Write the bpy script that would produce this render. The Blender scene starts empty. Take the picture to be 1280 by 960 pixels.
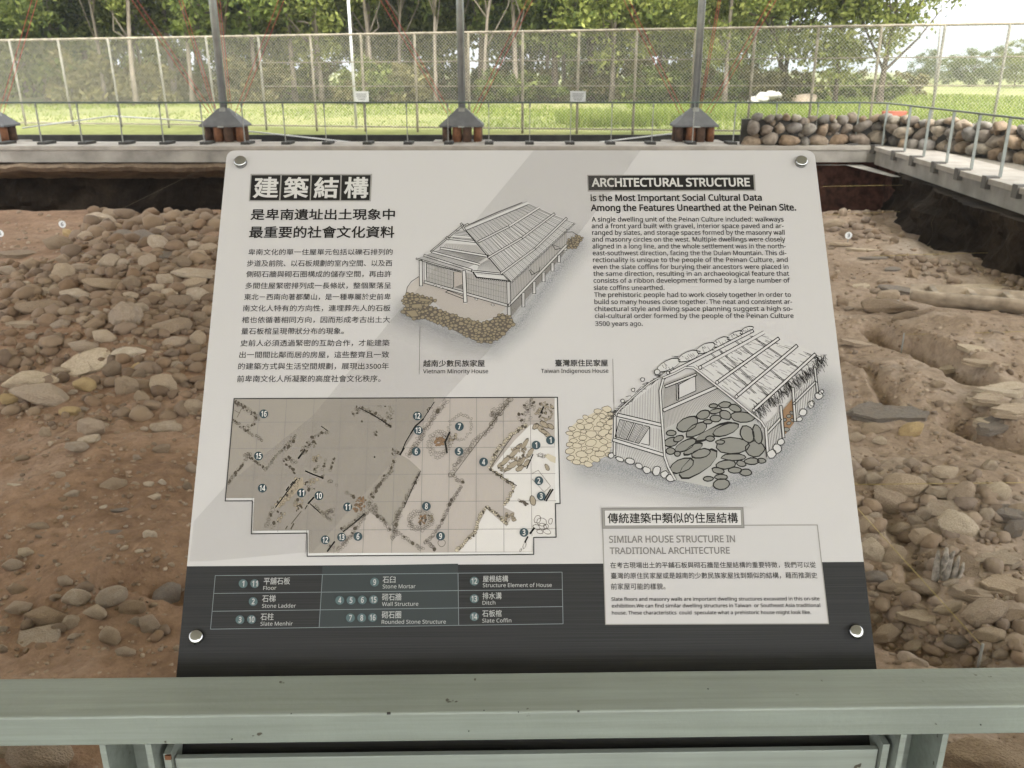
import bpy, bmesh, math, random, os
import numpy as np
from mathutils import Vector, Matrix, noise
rnd = random.Random(7)
nrs = np.random.RandomState(5)
S = bpy.context.scene
C = S.collection
R = math.radians

# ------------------------------------------------------------------ camera
F = 1100.0; PITCH = R(19.6); CAMZ = 1.55
cam_d = bpy.data.cameras.new('camera'); cam = bpy.data.objects.new('camera', cam_d); C.objects.link(cam)
cam.location = (0, 0, CAMZ); cam.rotation_euler = (R(90) - PITCH, 0, 0)
cam_d.sensor_fit = 'HORIZONTAL'; cam_d.sensor_width = 36.0; cam_d.lens = F / 1280 * 36
cam_d.clip_start = 0.02; cam_d.clip_end = 6000
cam_d.dof.use_dof = True; cam_d.dof.focus_distance = 1.22; cam_d.dof.aperture_fstop = 16.0
S.camera = cam
# ------------------------------------------------------------------ sky, sun, exposure
SUN_EL, SUN_AZ = R(58), R(165)
w = bpy.data.worlds.new('World'); S.world = w; w.use_nodes = True
nt = w.node_tree; nt.nodes.clear()
sky = nt.nodes.new('ShaderNodeTexSky'); sky.sky_type = 'NISHITA'; sky.sun_disc = False
sky.sun_elevation = SUN_EL; sky.sun_rotation = SUN_AZ; sky.dust_density = 4.0; sky.air_density = 1.2; sky.ozone_density = 1.0
hs = nt.nodes.new('ShaderNodeHueSaturation'); hs.inputs['Saturation'].default_value = 0.10; hs.inputs['Value'].default_value = 1.25
bgn = nt.nodes.new('ShaderNodeBackground'); bgn.inputs['Strength'].default_value = 0.15
wo = nt.nodes.new('ShaderNodeOutputWorld')
nt.links.new(sky.outputs[0], hs.inputs['Color']); nt.links.new(hs.outputs[0], bgn.inputs['Color']); nt.links.new(bgn.outputs[0], wo.inputs['Surface'])
sl = bpy.data.lights.new('sun', 'SUN'); sl.energy = 0.5; sl.angle = R(20); sl.color = (1.0, 0.95, 0.87)
so = bpy.data.objects.new('sun', sl); C.objects.link(so)
# sky sun_rotation turns clockwise from +Y seen from above
sd = Vector((math.sin(SUN_AZ) * math.cos(SUN_EL), math.cos(SUN_AZ) * math.cos(SUN_EL), math.sin(SUN_EL)))
so.rotation_euler = sd.to_track_quat('Z', 'Y').to_euler(); so.location = (0, 0, 30)
S.view_settings.view_transform = 'Standard'; S.view_settings.look = 'None'
S.view_settings.gamma = 1.0; S.view_settings.use_curve_mapping = False
S.view_settings.exposure = 2.42
S.render.engine = 'CYCLES'
S.cycles.use_denoising = True
S.cycles.max_bounces = 7; S.cycles.diffuse_bounces = 4; S.cycles.glossy_bounces = 3
S.cycles.transmission_bounces = 4; S.cycles.transparent_max_bounces = 12
S.cycles.caustics_reflective = False; S.cycles.caustics_refractive = False

# ------------------------------------------------------------------ pixel <-> place helpers (photograph is 1280x960)
CP, SP = math.cos(PITCH), math.sin(PITCH)
CAM = Vector((0, 0, CAMZ))
def ray(x, y):
    X = (x - 640) / F; Y = (480 - y) / F
    return Vector((X, CP + Y * SP, -SP + Y * CP))
def at_z(x, y, z=0.0):
    r = ray(x, y); return CAM + r * ((z - CAMZ) / r.z)
def at_y(x, y, Y):
    r = ray(x, y); return CAM + r * (Y / r.y)
def depth(P):
    d = P - CAM; return d.y * CP - d.z * SP

# ------------------------------------------------------------------ materials
def new_mat(name):
    m = bpy.data.materials.new(name); m.use_nodes = True
    t = m.node_tree; b = t.nodes['Principled BSDF']
    return m, t, b
def lin(rgb):
    return tuple(((c / 255) / 12.92 if c / 255 <= .04045 else ((c / 255 + .055) / 1.055) ** 2.4) for c in rgb)
def plain(name, col, rough=.6, metal=0.0, coat=0.0, var=0.0, vscale=8.0, bump=0.0, bscale=60.0, coat_ior=1.5, coat_rough=.03, spec=None):
    m, t, b = new_mat(name)
    b.inputs['Base Color'].default_value = (*col, 1); b.inputs['Roughness'].default_value = rough
    b.inputs['Metallic'].default_value = metal
    if spec is not None: b.inputs['Specular IOR Level'].default_value = spec
    if coat:
        b.inputs['Coat Weight'].default_value = coat; b.inputs['Coat IOR'].default_value = coat_ior
        b.inputs['Coat Roughness'].default_value = coat_rough
    if var or bump:
        tc = t.nodes.new('ShaderNodeTexCoord')
    if var:
        n = t.nodes.new('ShaderNodeTexNoise'); n.inputs['Scale'].default_value = vscale; n.inputs['Detail'].default_value = 6
        cr = t.nodes.new('ShaderNodeValToRGB')
        cr.color_ramp.elements[0].position = .3; cr.color_ramp.elements[1].position = .7
        cr.color_ramp.elements[0].color = (*[max(0, c * (1 - var)) for c in col], 1)
        cr.color_ramp.elements[1].color = (*[min(1, c * (1 + var)) for c in col], 1)
        t.links.new(tc.outputs['Object'], n.inputs['Vector']); t.links.new(n.outputs['Fac'], cr.inputs['Fac'])
        t.links.new(cr.outputs['Color'], b.inputs['Base Color'])
    if bump:
        n2 = t.nodes.new('ShaderNodeTexNoise'); n2.inputs['Scale'].default_value = bscale; n2.inputs['Detail'].default_value = 8
        bp = t.nodes.new('ShaderNodeBump'); bp.inputs['Strength'].default_value = bump; bp.inputs['Distance'].default_value = .02
        t.links.new(tc.outputs['Object'], n2.inputs['Vector']); t.links.new(n2.outputs['Fac'], bp.inputs['Height'])
        t.links.new(bp.outputs['Normal'], b.inputs['Normal'])
    return m
def stone_mat(name, cols, rough=.85, dust=(.29, .205, .13), dust_amt=.5):
    """colour differs from stone to stone (object random) and inside a stone (noise)"""
    m, t, b = new_mat(name); b.inputs['Roughness'].default_value = rough; b.inputs['Specular IOR Level'].default_value = .25
    oi = t.nodes.new('ShaderNodeObjectInfo'); tc = t.nodes.new('ShaderNodeTexCoord')
    cr = t.nodes.new('ShaderNodeValToRGB'); els = cr.color_ramp.elements
    while len(els) < len(cols): els.new(.5)
    for i, c in enumerate(cols):
        els[i].position = i / max(1, len(cols) - 1); els[i].color = (*c, 1)
    t.links.new(oi.outputs['Random'], cr.inputs['Fac'])
    mp = t.nodes.new('ShaderNodeVectorMath'); mp.operation = 'ADD'
    sc = t.nodes.new('ShaderNodeVectorMath'); sc.operation = 'SCALE'; sc.inputs[0].default_value = (13, 7, 5)
    t.links.new(oi.outputs['Random'], sc.inputs['Scale']); t.links.new(tc.outputs['Object'], mp.inputs[0]); t.links.new(sc.outputs[0], mp.inputs[1])
    n = t.nodes.new('ShaderNodeTexNoise'); n.inputs['Scale'].default_value = 2.2; n.inputs['Detail'].default_value = 9; n.inputs['Roughness'].default_value = .65
    t.links.new(mp.outputs[0], n.inputs['Vector'])
    mr = t.nodes.new('ShaderNodeMapRange'); mr.inputs[1].default_value = .35; mr.inputs[2].default_value = .7; mr.inputs[4].default_value = dust_amt
    t.links.new(n.outputs['Fac'], mr.inputs[0])
    mx = t.nodes.new('ShaderNodeMixRGB'); mx.inputs['Color2'].default_value = (*dust, 1)
    t.links.new(mr.outputs[0], mx.inputs['Fac']); t.links.new(cr.outputs['Color'], mx.inputs['Color1'])
    n3 = t.nodes.new('ShaderNodeTexNoise'); n3.inputs['Scale'].default_value = 14; n3.inputs['Detail'].default_value = 5
    t.links.new(mp.outputs[0], n3.inputs['Vector'])
    mul = t.nodes.new('ShaderNodeMixRGB'); mul.blend_type = 'MULTIPLY'; mul.inputs['Fac'].default_value = .38
    cr3 = t.nodes.new('ShaderNodeValToRGB'); cr3.color_ramp.elements[0].position = .33; cr3.color_ramp.elements[0].color = (.36, .33, .30, 1); cr3.color_ramp.elements[1].position = .6
    t.links.new(n3.outputs['Fac'], cr3.inputs['Fac']); t.links.new(mx.outputs[0], mul.inputs['Color1']); t.links.new(cr3.outputs[0], mul.inputs['Color2'])
    t.links.new(mul.outputs[0], b.inputs['Base Color'])
    bp = t.nodes.new('ShaderNodeBump'); bp.inputs['Strength'].default_value = .7; bp.inputs['Distance'].default_value = .03
    t.links.new(n3.outputs['Fac'], bp.inputs['Height']); t.links.new(bp.outputs[0], b.inputs['Normal'])
    return m
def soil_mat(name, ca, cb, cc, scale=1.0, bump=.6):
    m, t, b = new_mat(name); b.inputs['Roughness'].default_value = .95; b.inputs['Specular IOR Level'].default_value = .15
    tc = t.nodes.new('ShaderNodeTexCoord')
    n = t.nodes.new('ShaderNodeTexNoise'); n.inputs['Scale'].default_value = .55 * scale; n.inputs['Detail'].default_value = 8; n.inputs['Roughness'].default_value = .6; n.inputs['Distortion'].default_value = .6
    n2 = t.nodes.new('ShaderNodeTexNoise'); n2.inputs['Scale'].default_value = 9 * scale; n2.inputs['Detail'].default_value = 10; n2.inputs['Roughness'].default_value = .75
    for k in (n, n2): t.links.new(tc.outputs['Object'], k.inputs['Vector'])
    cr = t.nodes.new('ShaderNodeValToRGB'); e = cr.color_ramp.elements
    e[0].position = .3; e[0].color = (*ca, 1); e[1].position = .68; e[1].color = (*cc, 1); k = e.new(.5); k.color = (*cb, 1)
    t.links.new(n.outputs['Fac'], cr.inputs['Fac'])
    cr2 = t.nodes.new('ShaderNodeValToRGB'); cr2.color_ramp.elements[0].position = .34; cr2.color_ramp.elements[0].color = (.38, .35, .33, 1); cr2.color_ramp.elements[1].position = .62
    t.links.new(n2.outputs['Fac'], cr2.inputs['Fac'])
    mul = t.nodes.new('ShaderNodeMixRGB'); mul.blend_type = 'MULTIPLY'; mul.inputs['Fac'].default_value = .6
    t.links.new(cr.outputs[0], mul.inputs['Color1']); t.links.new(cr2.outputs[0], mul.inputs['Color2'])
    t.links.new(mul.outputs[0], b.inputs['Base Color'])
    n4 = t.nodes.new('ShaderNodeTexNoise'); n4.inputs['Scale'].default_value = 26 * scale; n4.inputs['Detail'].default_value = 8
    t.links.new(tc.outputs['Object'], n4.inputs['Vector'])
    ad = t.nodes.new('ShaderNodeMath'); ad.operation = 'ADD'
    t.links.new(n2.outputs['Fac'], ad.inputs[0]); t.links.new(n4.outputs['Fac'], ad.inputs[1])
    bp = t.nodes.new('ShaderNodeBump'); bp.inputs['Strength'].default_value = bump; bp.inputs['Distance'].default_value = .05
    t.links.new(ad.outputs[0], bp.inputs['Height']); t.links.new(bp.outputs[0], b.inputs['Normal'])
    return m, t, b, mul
def leaf_mat(name, ca, cb, cc, trans=.45):
    m = bpy.data.materials.new(name); m.use_nodes = True; t = m.node_tree; t.nodes.clear()
    g = t.nodes.new('ShaderNodeNewGeometry'); cr = t.nodes.new('ShaderNodeValToRGB'); e = cr.color_ramp.elements
    e[0].position = 0; e[0].color = (*ca, 1); e[1].position = 1; e[1].color = (*cc, 1); k = e.new(.5); k.color = (*cb, 1)
    t.links.new(g.outputs['Random Per Island'], cr.inputs['Fac'])
    oi = t.nodes.new('ShaderNodeObjectInfo'); hsv = t.nodes.new('ShaderNodeHueSaturation')
    mr = t.nodes.new('ShaderNodeMapRange'); mr.inputs[3].default_value = .72; mr.inputs[4].default_value = 1.3
    t.links.new(oi.outputs['Random'], mr.inputs[0]); t.links.new(mr.outputs[0], hsv.inputs['Value']); t.links.new(cr.outputs[0], hsv.inputs['Color'])
    d = t.nodes.new('ShaderNodeBsdfDiffuse'); tr = t.nodes.new('ShaderNodeBsdfTranslucent'); mx = t.nodes.new('ShaderNodeMixShader'); mx.inputs[0].default_value = trans
    o = t.nodes.new('ShaderNodeOutputMaterial')
    t.links.new(hsv.outputs[0], d.inputs[0]); t.links.new(hsv.outputs[0], tr.inputs[0])
    t.links.new(d.outputs[0], mx.inputs[1]); t.links.new(tr.outputs[0], mx.inputs[2]); t.links.new(mx.outputs[0], o.inputs[0])
    return m

M = {}
M['rail_paint'] = plain('rail_paint', (.238, .266, .234), .36, var=.13, vscale=3.5, bump=.05, bscale=120)
M['rail_plate'] = plain('rail_plate', (.27, .30, .268), .5, var=.06, vscale=12)
M['chip'] = plain('chip', (.02, .018, .015), .8)
M['rust'] = plain('rust', (.17, .07, .03), .85, var=.45, vscale=9)
M['rust_dark'] = plain('rust_dark', (.075, .042, .026), .9, var=.5, vscale=8)
M['steel'] = plain('steel', (.36, .37, .37), .45, .5, var=.15, vscale=6)
M['screw'] = plain('screw', (.36, .36, .355), .14, 1.0)
M['galv'] = plain('galv', (.26, .26, .235), .6, .25, var=.2, vscale=10)
M['fence_post'] = plain('fence_post', (.24, .21, .15), .75, .1, var=.35, vscale=6)
M['wire'] = plain('wire', (.38, .36, .275), .65, .1)
M['fence_pale'] = plain('fence_pale', (.20, .19, .15), .7, .1, var=.3)
M['bracket_grey'] = plain('bracket_grey', (.12, .112, .098), .85, var=.2)
M['dark_green'] = plain('dark_green', (.05, .075, .06), .5)
M['wing_rail'] = plain('wing_rail', (.19, .205, .185), .55, .1, var=.15)
M['grey_cap'] = plain('grey_cap', (.12, .12, .118), .7, .1, var=.15, vscale=7)
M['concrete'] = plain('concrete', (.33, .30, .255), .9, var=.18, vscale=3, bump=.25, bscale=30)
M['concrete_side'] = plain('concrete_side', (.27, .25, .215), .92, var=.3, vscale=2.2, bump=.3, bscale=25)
M['concrete_dark'] = plain('concrete_dark', (.045, .042, .036), .9, var=.3, vscale=5)
M['brick'] = plain('brick', (.10, .045, .03), .95, var=.6, vscale=7, bump=.5, bscale=14)
M['drain'] = plain('drain', (.028, .027, .022), .95, var=.5, vscale=3)
M['red_cable'] = plain('red_cable', (.42, .07, .05), .6)
M['white'] = plain('white', (.75, .75, .72), .6)
M['notice_white'] = plain('notice_white', (.42, .42, .39), .7, var=.15)
M['cream'] = plain('cream', (.40, .38, .335), .7, var=.2, vscale=4)
M['tag_face'] = plain('tag_face', (.72, .74, .74), .5)
M['string'] = plain('string', (.40, .31, .11), .7)
M['string_dim'] = plain('string_dim', (.11, .09, .06), .8)
M['wood'] = plain('wood', (.33, .265, .19), .85, var=.4, vscale=6, bump=.4, bscale=20)
M['brick_red'] = plain('brick_red', (.42, .14, .09), .85, var=.2)
M['pipe'] = plain('pipe', (.6, .6, .57), .5)
M['bark'] = plain('bark', (.10, .077, .055), .95, var=.45, vscale=3, bump=.8, bscale=12)
M['bark_pale'] = plain('bark_pale', (.17, .14, .105), .95, var=.35, vscale=3, bump=.6, bscale=12)
M['leaf_a'] = leaf_mat('leaf_a', (.085, .11, .03), (.185, .21, .055), (.32, .335, .10), .5)
M['leaf_b'] = leaf_mat('leaf_b', (.06, .085, .028), (.13, .16, .045), (.23, .26, .075), .5)
M['leaf_c'] = leaf_mat('leaf_c', (.075, .075, .03), (.14, .13, .055), (.23, .205, .09), .35)
M['grass_blade'] = leaf_mat('grass_blade', (.10, .14, .025), (.155, .205, .035), (.25, .28, .075), .4)
STONE_BROWN = [(0.275, 0.192, 0.119), (0.333, 0.245, 0.159), (0.245, 0.188, 0.13), (0.375, 0.289, 0.195), (0.224, 0.17, 0.123), (0.318, 0.242, 0.166)]
STONE_TAN = [(0.473, 0.37, 0.258), (0.404, 0.323, 0.228), (0.516, 0.417, 0.301), (0.353, 0.284, 0.215), (0.447, 0.353, 0.258)]
M['stone_brown'] = stone_mat('stone_brown', STONE_BROWN)
M['stone_tan'] = stone_mat('stone_tan', STONE_TAN, dust=(.36, .265, .18))
M['stone_grey'] = stone_mat('stone_grey', [(.44, .36, .265), (.50, .415, .315), (.38, .315, .24)], dust_amt=.55)
M['stone_pale'] = stone_mat('stone_pale', [(.60, .50, .375), (.54, .44, .31), (.64, .55, .43)], dust_amt=.35)
M['stone_yellow'] = stone_mat('stone_yellow', [(.46, .33, .16), (.50, .37, .19)], dust_amt=.2)
M['slate'] = stone_mat('slate', [(.19, .17, .145), (.25, .22, .19), (.21, .18, .15)], dust_amt=.4)
M['stone_wall'] = stone_mat('stone_wall', [(.30, .27, .23), (.30, .27, .23)], dust=(.46, .36, .26), dust_amt=.8)

def wear(m):
    """long faint scuffs, dust and a few chips in old paint"""
    t = m.node_tree; b = t.nodes['Principled BSDF']; src = b.inputs['Base Color'].links[0].from_socket
    tc = t.nodes.new('ShaderNodeTexCoord'); mp = t.nodes.new('ShaderNodeMapping'); mp.inputs['Scale'].default_value = (2.2, 70, 70)
    n = t.nodes.new('ShaderNodeTexNoise'); n.inputs['Scale'].default_value = 1; n.inputs['Detail'].default_value = 9; n.inputs['Roughness'].default_value = .7
    t.links.new(tc.outputs['Object'], mp.inputs[0]); t.links.new(mp.outputs[0], n.inputs['Vector'])
    cr = t.nodes.new('ShaderNodeValToRGB'); cr.color_ramp.elements[0].position = .30; cr.color_ramp.elements[0].color = (.80, .79, .76, 1); cr.color_ramp.elements[1].position = .66; cr.color_ramp.elements[1].color = (1.06, 1.06, 1.06, 1)
    t.links.new(n.outputs['Fac'], cr.inputs['Fac'])
    n2 = t.nodes.new('ShaderNodeTexNoise'); n2.inputs['Scale'].default_value = 55; n2.inputs['Detail'].default_value = 3
    cr2 = t.nodes.new('ShaderNodeValToRGB'); cr2.color_ramp.elements[0].position = .245; cr2.color_ramp.elements[0].color = (.25, .20, .16, 1); cr2.color_ramp.elements[1].position = .275
    t.links.new(tc.outputs['Object'], n2.inputs['Vector']); t.links.new(n2.outputs['Fac'], cr2.inputs['Fac'])
    a = t.nodes.new('ShaderNodeMixRGB'); a.blend_type = 'MULTIPLY'; a.inputs['Fac'].default_value = 1; c = t.nodes.new('ShaderNodeMixRGB'); c.blend_type = 'MULTIPLY'; c.inputs['Fac'].default_value = 1
    t.links.new(src, a.inputs['Color1']); t.links.new(cr.outputs[0], a.inputs['Color2']); t.links.new(a.outputs[0], c.inputs['Color1']); t.links.new(cr2.outputs[0], c.inputs['Color2']); t.links.new(c.outputs[0], b.inputs['Base Color'])
    mr = t.nodes.new('ShaderNodeMapRange'); mr.inputs[3].default_value = .55; mr.inputs[4].default_value = .28; t.links.new(n.outputs['Fac'], mr.inputs[0]); t.links.new(mr.outputs[0], b.inputs['Roughness'])
for _k in ('rail_paint', 'rail_plate'): wear(M[_k])

# ------------------------------------------------------------------ mesh builder
class MB:
    def __init__(s): s.v = []; s.f = []; s.mi = []; s.mats = []; s.sm = []
    def mat(s, m):
        if m not in s.mats: s.mats.append(m)
        return s.mats.index(m)
    def add(s, vs, fs, m=None, smooth=False):
        o = len(s.v); k = s.mat(m) if m is not None else 0
        s.v += [tuple(p) for p in vs]
        for f in fs: s.f.append([i + o for i in f]); s.mi.append(k); s.sm.append(smooth)
    def box(s, c, d, m=None, rot=None, bev=0.0):
        hx, hy, hz = d[0] / 2, d[1] / 2, d[2] / 2
        if bev:
            bm = bmesh.new(); bmesh.ops.create_cube(bm, size=1)
            for q in bm.verts: q.co = Vector((q.co.x * d[0], q.co.y * d[1], q.co.z * d[2]))
            bmesh.ops.bevel(bm, geom=bm.edges[:], offset=bev, segments=2, profile=.5, affect='EDGES')
            vs = [q.co.copy() for q in bm.verts]; bm.verts.index_update()
            fs = [[q.index for q in f.verts] for f in bm.faces]; bm.free()
        else:
            vs = [Vector((x, y, z)) for x in (-hx, hx) for y in (-hy, hy) for z in (-hz, hz)]
            fs = [(0, 1, 3, 2), (4, 6, 7, 5), (0, 4, 5, 1), (2, 3, 7, 6), (0, 2, 6, 4), (1, 5, 7, 3)]
        if rot is not None: vs = [rot @ q for q in vs]
        s.add([q + Vector(c) for q in vs], fs, m)
    def tube(s, pts, r, n=6, m=None, caps=True, smooth=True):
        pts = [Vector(p) for p in pts]; rs = r if isinstance(r, (list, tuple)) else [r] * len(pts)
        vs = []; fs = []; up = None
        for i, p in enumerate(pts):
            t = (pts[min(i + 1, len(pts) - 1)] - pts[max(i - 1, 0)]).normalized()
            if up is None:
                a = Vector((0, 0, 1)) if abs(t.z) < .9 else Vector((1, 0, 0)); up = t.cross(a).normalized()
            else: up = (up - t * up.dot(t)).normalized()
            b = t.cross(up)
            for k in range(n):
                th = 2 * math.pi * k / n; vs.append(p + (up * math.cos(th) + b * math.sin(th)) * rs[i])
        for i in range(len(pts) - 1):
            for k in range(n):
                fs.append((i * n + k, i * n + (k + 1) % n, (i + 1) * n + (k + 1) % n, (i + 1) * n + k))
        if caps: fs += [tuple(range(n - 1, -1, -1)), tuple((len(pts) - 1) * n + k for k in range(n))]
        s.add(vs, fs, m, smooth)
    def prism(s, poly, z0, z1, m=None):
        n = len(poly)
        vs = [(x, y, z0) for x, y in poly] + [(x, y, z1) for x, y in poly]
        s.add(vs, [tuple(range(n - 1, -1, -1)), tuple(range(n, 2 * n))] + [(i, (i + 1) % n, n + (i + 1) % n, n + i) for i in range(n)], m)
    def mesh(s, name):
        me = bpy.data.meshes.new(name); me.from_pydata(s.v, [], s.f)
        for m in s.mats: me.materials.append(m)
        me.polygons.foreach_set('material_index', s.mi); me.polygons.foreach_set('use_smooth', s.sm)
        me.update(); return me
    def build(s, name, m=None, parent=None):
        me = s.mesh(name)
        if m is not None:
            me.materials.clear(); me.materials.append(m); me.polygons.foreach_set('material_index', [0] * len(s.f))
        o = bpy.data.objects.new(name, me); C.objects.link(o)
        if parent is not None: o.parent = parent
        return o
def tag(o, label=None, cat=None, group=None, kind=None):
    if label: o['label'] = label
    if cat: o['category'] = cat
    if group: o['group'] = group
    if kind: o['kind'] = kind
    return o
def empty(name, loc=(0, 0, 0), label=None, cat=None, group=None, rot=None):
    o = bpy.data.objects.new(name, None); C.objects.link(o); o.location = loc; o.empty_display_size = .1
    if rot is not None: o.rotation_euler = rot
    return tag(o, label, cat, group)
def copy_tree(o, parent=None):
    c = o.copy(); C.objects.link(c)
    if parent is not None: c.parent = parent
    for ch in list(o.children): copy_tree(ch, c)
    return c

# ------------------------------------------------------------------ the information sign (board plane)
BO = Vector((0.01538, 1.39243, 1.43345)); BW = .9
_ax, _ay, _az = R(53.7424), R(.10216), R(.73009)
BR = Matrix.Rotation(_az, 3, 'Z') @ Matrix.Rotation(_ax, 3, 'X') @ Matrix.Rotation(_ay, 3, 'Y')
BU, BV, BN = BR.col[0].copy(), BR.col[1].copy(), BR.col[2].copy()
def buv(x, y):
    r = ray(x, y); t = (BO - CAM).dot(BN) / r.dot(BN); d = CAM + r * t - BO
    return d.dot(BU), d.dot(BV)
BL = -buv(640, 941.5)[1]                       # length of the board down its slope
DARK_Y = -.5 * (buv(300, 708.2)[1] + buv(1000, 702.4)[1])
def ink_mat(name, col, rough=.5, coat=.10):
    return plain(name, col, rough, coat=coat, coat_ior=1.5, coat_rough=.03, spec=.12)
M['board_white'] = ink_mat('board_white', (.485, .466, .458))
M['board_edge'] = plain('board_edge', (.55, .53, .51), .4)
def dark_band():
    m, t, b = new_mat('board_dark'); b.inputs['Roughness'].default_value = .5; b.inputs['Specular IOR Level'].default_value = .2
    b.inputs['Coat Weight'].default_value = .12; b.inputs['Coat IOR'].default_value = 1.5; b.inputs['Coat Roughness'].default_value = .05
    tc = t.nodes.new('ShaderNodeTexCoord'); mp = t.nodes.new('ShaderNodeMapping'); mp.inputs['Scale'].default_value = (3, 900, 1)
    n = t.nodes.new('ShaderNodeTexNoise'); n.inputs['Scale'].default_value = 1; n.inputs['Detail'].default_value = 5
    cr = t.nodes.new('ShaderNodeValToRGB'); cr.color_ramp.elements[0].position = .35; cr.color_ramp.elements[0].color = (.017, .017, .0175, 1)
    cr.color_ramp.elements[1].position = .68; cr.color_ramp.elements[1].color = (.031, .031, .032, 1)
    t.links.new(tc.outputs['Object'], mp.inputs[0]); t.links.new(mp.outputs[0], n.inputs['Vector']); t.links.new(n.outputs['Fac'], cr.inputs['Fac']); t.links.new(cr.outputs[0], b.inputs['Base Color'])
    return m
M['board_dark'] = dark_band()
M['ink'] = ink_mat('ink', (0.018, 0.017, 0.016)); M['ink_soft'] = ink_mat('ink_soft', (0.045, 0.043, 0.042))
M['ink_grey'] = ink_mat('ink_grey', (0.206, 0.196, 0.186)); M['ink_brown'] = ink_mat('ink_brown', (.105, .088, .07))
M['frame_grey'] = ink_mat('frame_grey', (0.272, 0.26, 0.24)); M['line_grey'] = ink_mat('line_grey', (0.223, 0.21, 0.198))
M['paper'] = ink_mat('paper', (0.545, 0.528, 0.516)); M['panel'] = ink_mat('panel', (.47, .453, .446)); M['reverse'] = ink_mat('reverse', (0.512, 0.496, 0.475))
M['plan_mid'] = ink_mat('plan_mid', (0.376, 0.338, 0.307)); M['plan_dark'] = ink_mat('plan_dark', (0.281, 0.254, 0.221)); M['plan_white'] = ink_mat('plan_white', (0.562, 0.536, 0.512))
M['plan_rim'] = ink_mat('plan_rim', (0.611, 0.602, 0.586)); M['badge'] = ink_mat('badge', (0.048, 0.075, 0.088)); M['badge_band'] = ink_mat('badge_band', (0.085, 0.125, 0.13))
M['text_band'] = ink_mat('text_band', (0.388, 0.388, 0.379)); M['rule_band'] = ink_mat('rule_band', (0.175, 0.196, 0.206)); M['band_pale'] = ink_mat('band_pale', (0.041, 0.048, 0.049))
M['roof_ink'] = ink_mat('roof_ink', (0.496, 0.482, 0.47)); M['wall_ink'] = ink_mat('wall_ink', (0.413, 0.396, 0.379)); M['yard_ink'] = ink_mat('yard_ink', (0.43, 0.388, 0.355))
M['cobble_ink'] = ink_mat('cobble_ink', (0.247, 0.203, 0.137)); M['cobble_pale'] = ink_mat('cobble_pale', (0.496, 0.438, 0.338)); M['slab_ink'] = ink_mat('slab_ink', (.215, .21, .19)); M['slab_gap'] = ink_mat('slab_gap', (0.379, 0.372, 0.355))
M['slab_tan'] = ink_mat('slab_tan', (0.313, 0.264, 0.198)); M['mortar_ink'] = ink_mat('mortar_ink', (0.256, 0.157, 0.091))

sign = empty('information_sign', BO - BV * BL, 'slanted white sign with Chinese and English text, house drawings and dark lower band', 'sign', rot=BR.to_euler())
LZ = 0.00028
def pl(x, y, k=0, c=None):                       # photograph pixel -> board-local point on print layer k
    u, v = buv(x, y); return (u, v + BL, .0025 + k * LZ)
class Print(MB):
    def fill(s, pts, m, k=1):
        s.add([pl(x, y, k) for x, y in pts], [tuple(range(len(pts)))[::-1] if area2(pts) > 0 else tuple(range(len(pts)))], m)
    def line(s, pts, wpx, m, k=2, closed=False):
        """polyline ribbon, width in photograph pixels"""
        P = [Vector(p) for p in pts]
        if closed: P.append(P[0])
        for a, b in zip(P[:-1], P[1:]):
            d = b - a
            if d.length < 1e-6: continue
            d.normalize(); n = Vector((-d.y, d.x)) * wpx / 2; a2, b2 = a - d * wpx * .3, b + d * wpx * .3
            q = [a2 + n, b2 + n, b2 - n, a2 - n]
            s.add([pl(p.x, p.y, k + s.jit()) for p in q], [(0, 1, 2, 3) if area2([(p.x, p.y) for p in q]) < 0 else (3, 2, 1, 0)], m)
    _j = 0
    def jit(s): Print._j = (Print._j + 1) % 101; return Print._j * .0085   # keeps crossing strokes off one plane
    def blob(s, c, rx, ry, ang, edge, fill=None, wpx=.8, k=2, n=9, rough=.18, rn=rnd):
        pts = []
        for i in range(n):
            th = 2 * math.pi * i / n; q = 1 + rn.uniform(-rough, rough)
            x, y = rx * q * math.cos(th), ry * q * math.sin(th)
            pts.append((c[0] + x * math.cos(ang) - y * math.sin(ang), c[1] + x * math.sin(ang) + y * math.cos(ang)))
        kk = k + s.jit()
        if fill is not None:
            s.add([pl(x, y, kk) for x, y in pts], [tuple(range(n))[::-1]], fill)
        if edge is not None:
            q2 = [(c[0] + (x - c[0]) * (1 + wpx / max(rx, .5) * .5), c[1] + (y - c[1]) * (1 + wpx / max(ry, .5) * .5)) for x, y in pts]
            q1 = [(c[0] + (x - c[0]) * (1 - wpx / max(rx, .5) * .5), c[1] + (y - c[1]) * (1 - wpx / max(ry, .5) * .5)) for x, y in pts]
            s.add([pl(x, y, kk + .35) for x, y in q2 + q1], [(i, i + n, (i + 1) % n + n, (i + 1) % n) for i in range(n)], edge)
    def pole(s, a, b, wpx, m, ink, k=3, lw=.75):
        """a drawn round pole: pale body between two ink lines"""
        a = Vector(a); b = Vector(b); d = (b - a).normalized(); n = Vector((-d.y, d.x)) * wpx / 2
        s.line([a, b], wpx, m, k)
        s.line([a + n, b + n], lw, ink, k + .7); s.line([a - n, b - n], lw, ink, k + .7)
        s.line([a + n, a - n], lw, ink, k + .7); s.line([b + n, b - n], lw, ink, k + .7)
    def hatch(s, a0, a1, b0, b1, n, wpx, ink, k=2, wob=0.0):
        for i in range(n + 1):
            t = i / n
            p = lerp2(a0, a1, t); q = lerp2(b0, b1, t)
            if wob: q = (q[0] + rnd.uniform(-wob, wob), q[1] + rnd.uniform(-wob, wob))
            s.line([p, q], wpx, ink, k)
def area2(p): return sum(p[i][0] * p[(i + 1) % len(p)][1] - p[(i + 1) % len(p)][0] * p[i][1] for i in range(len(p)))
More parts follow.
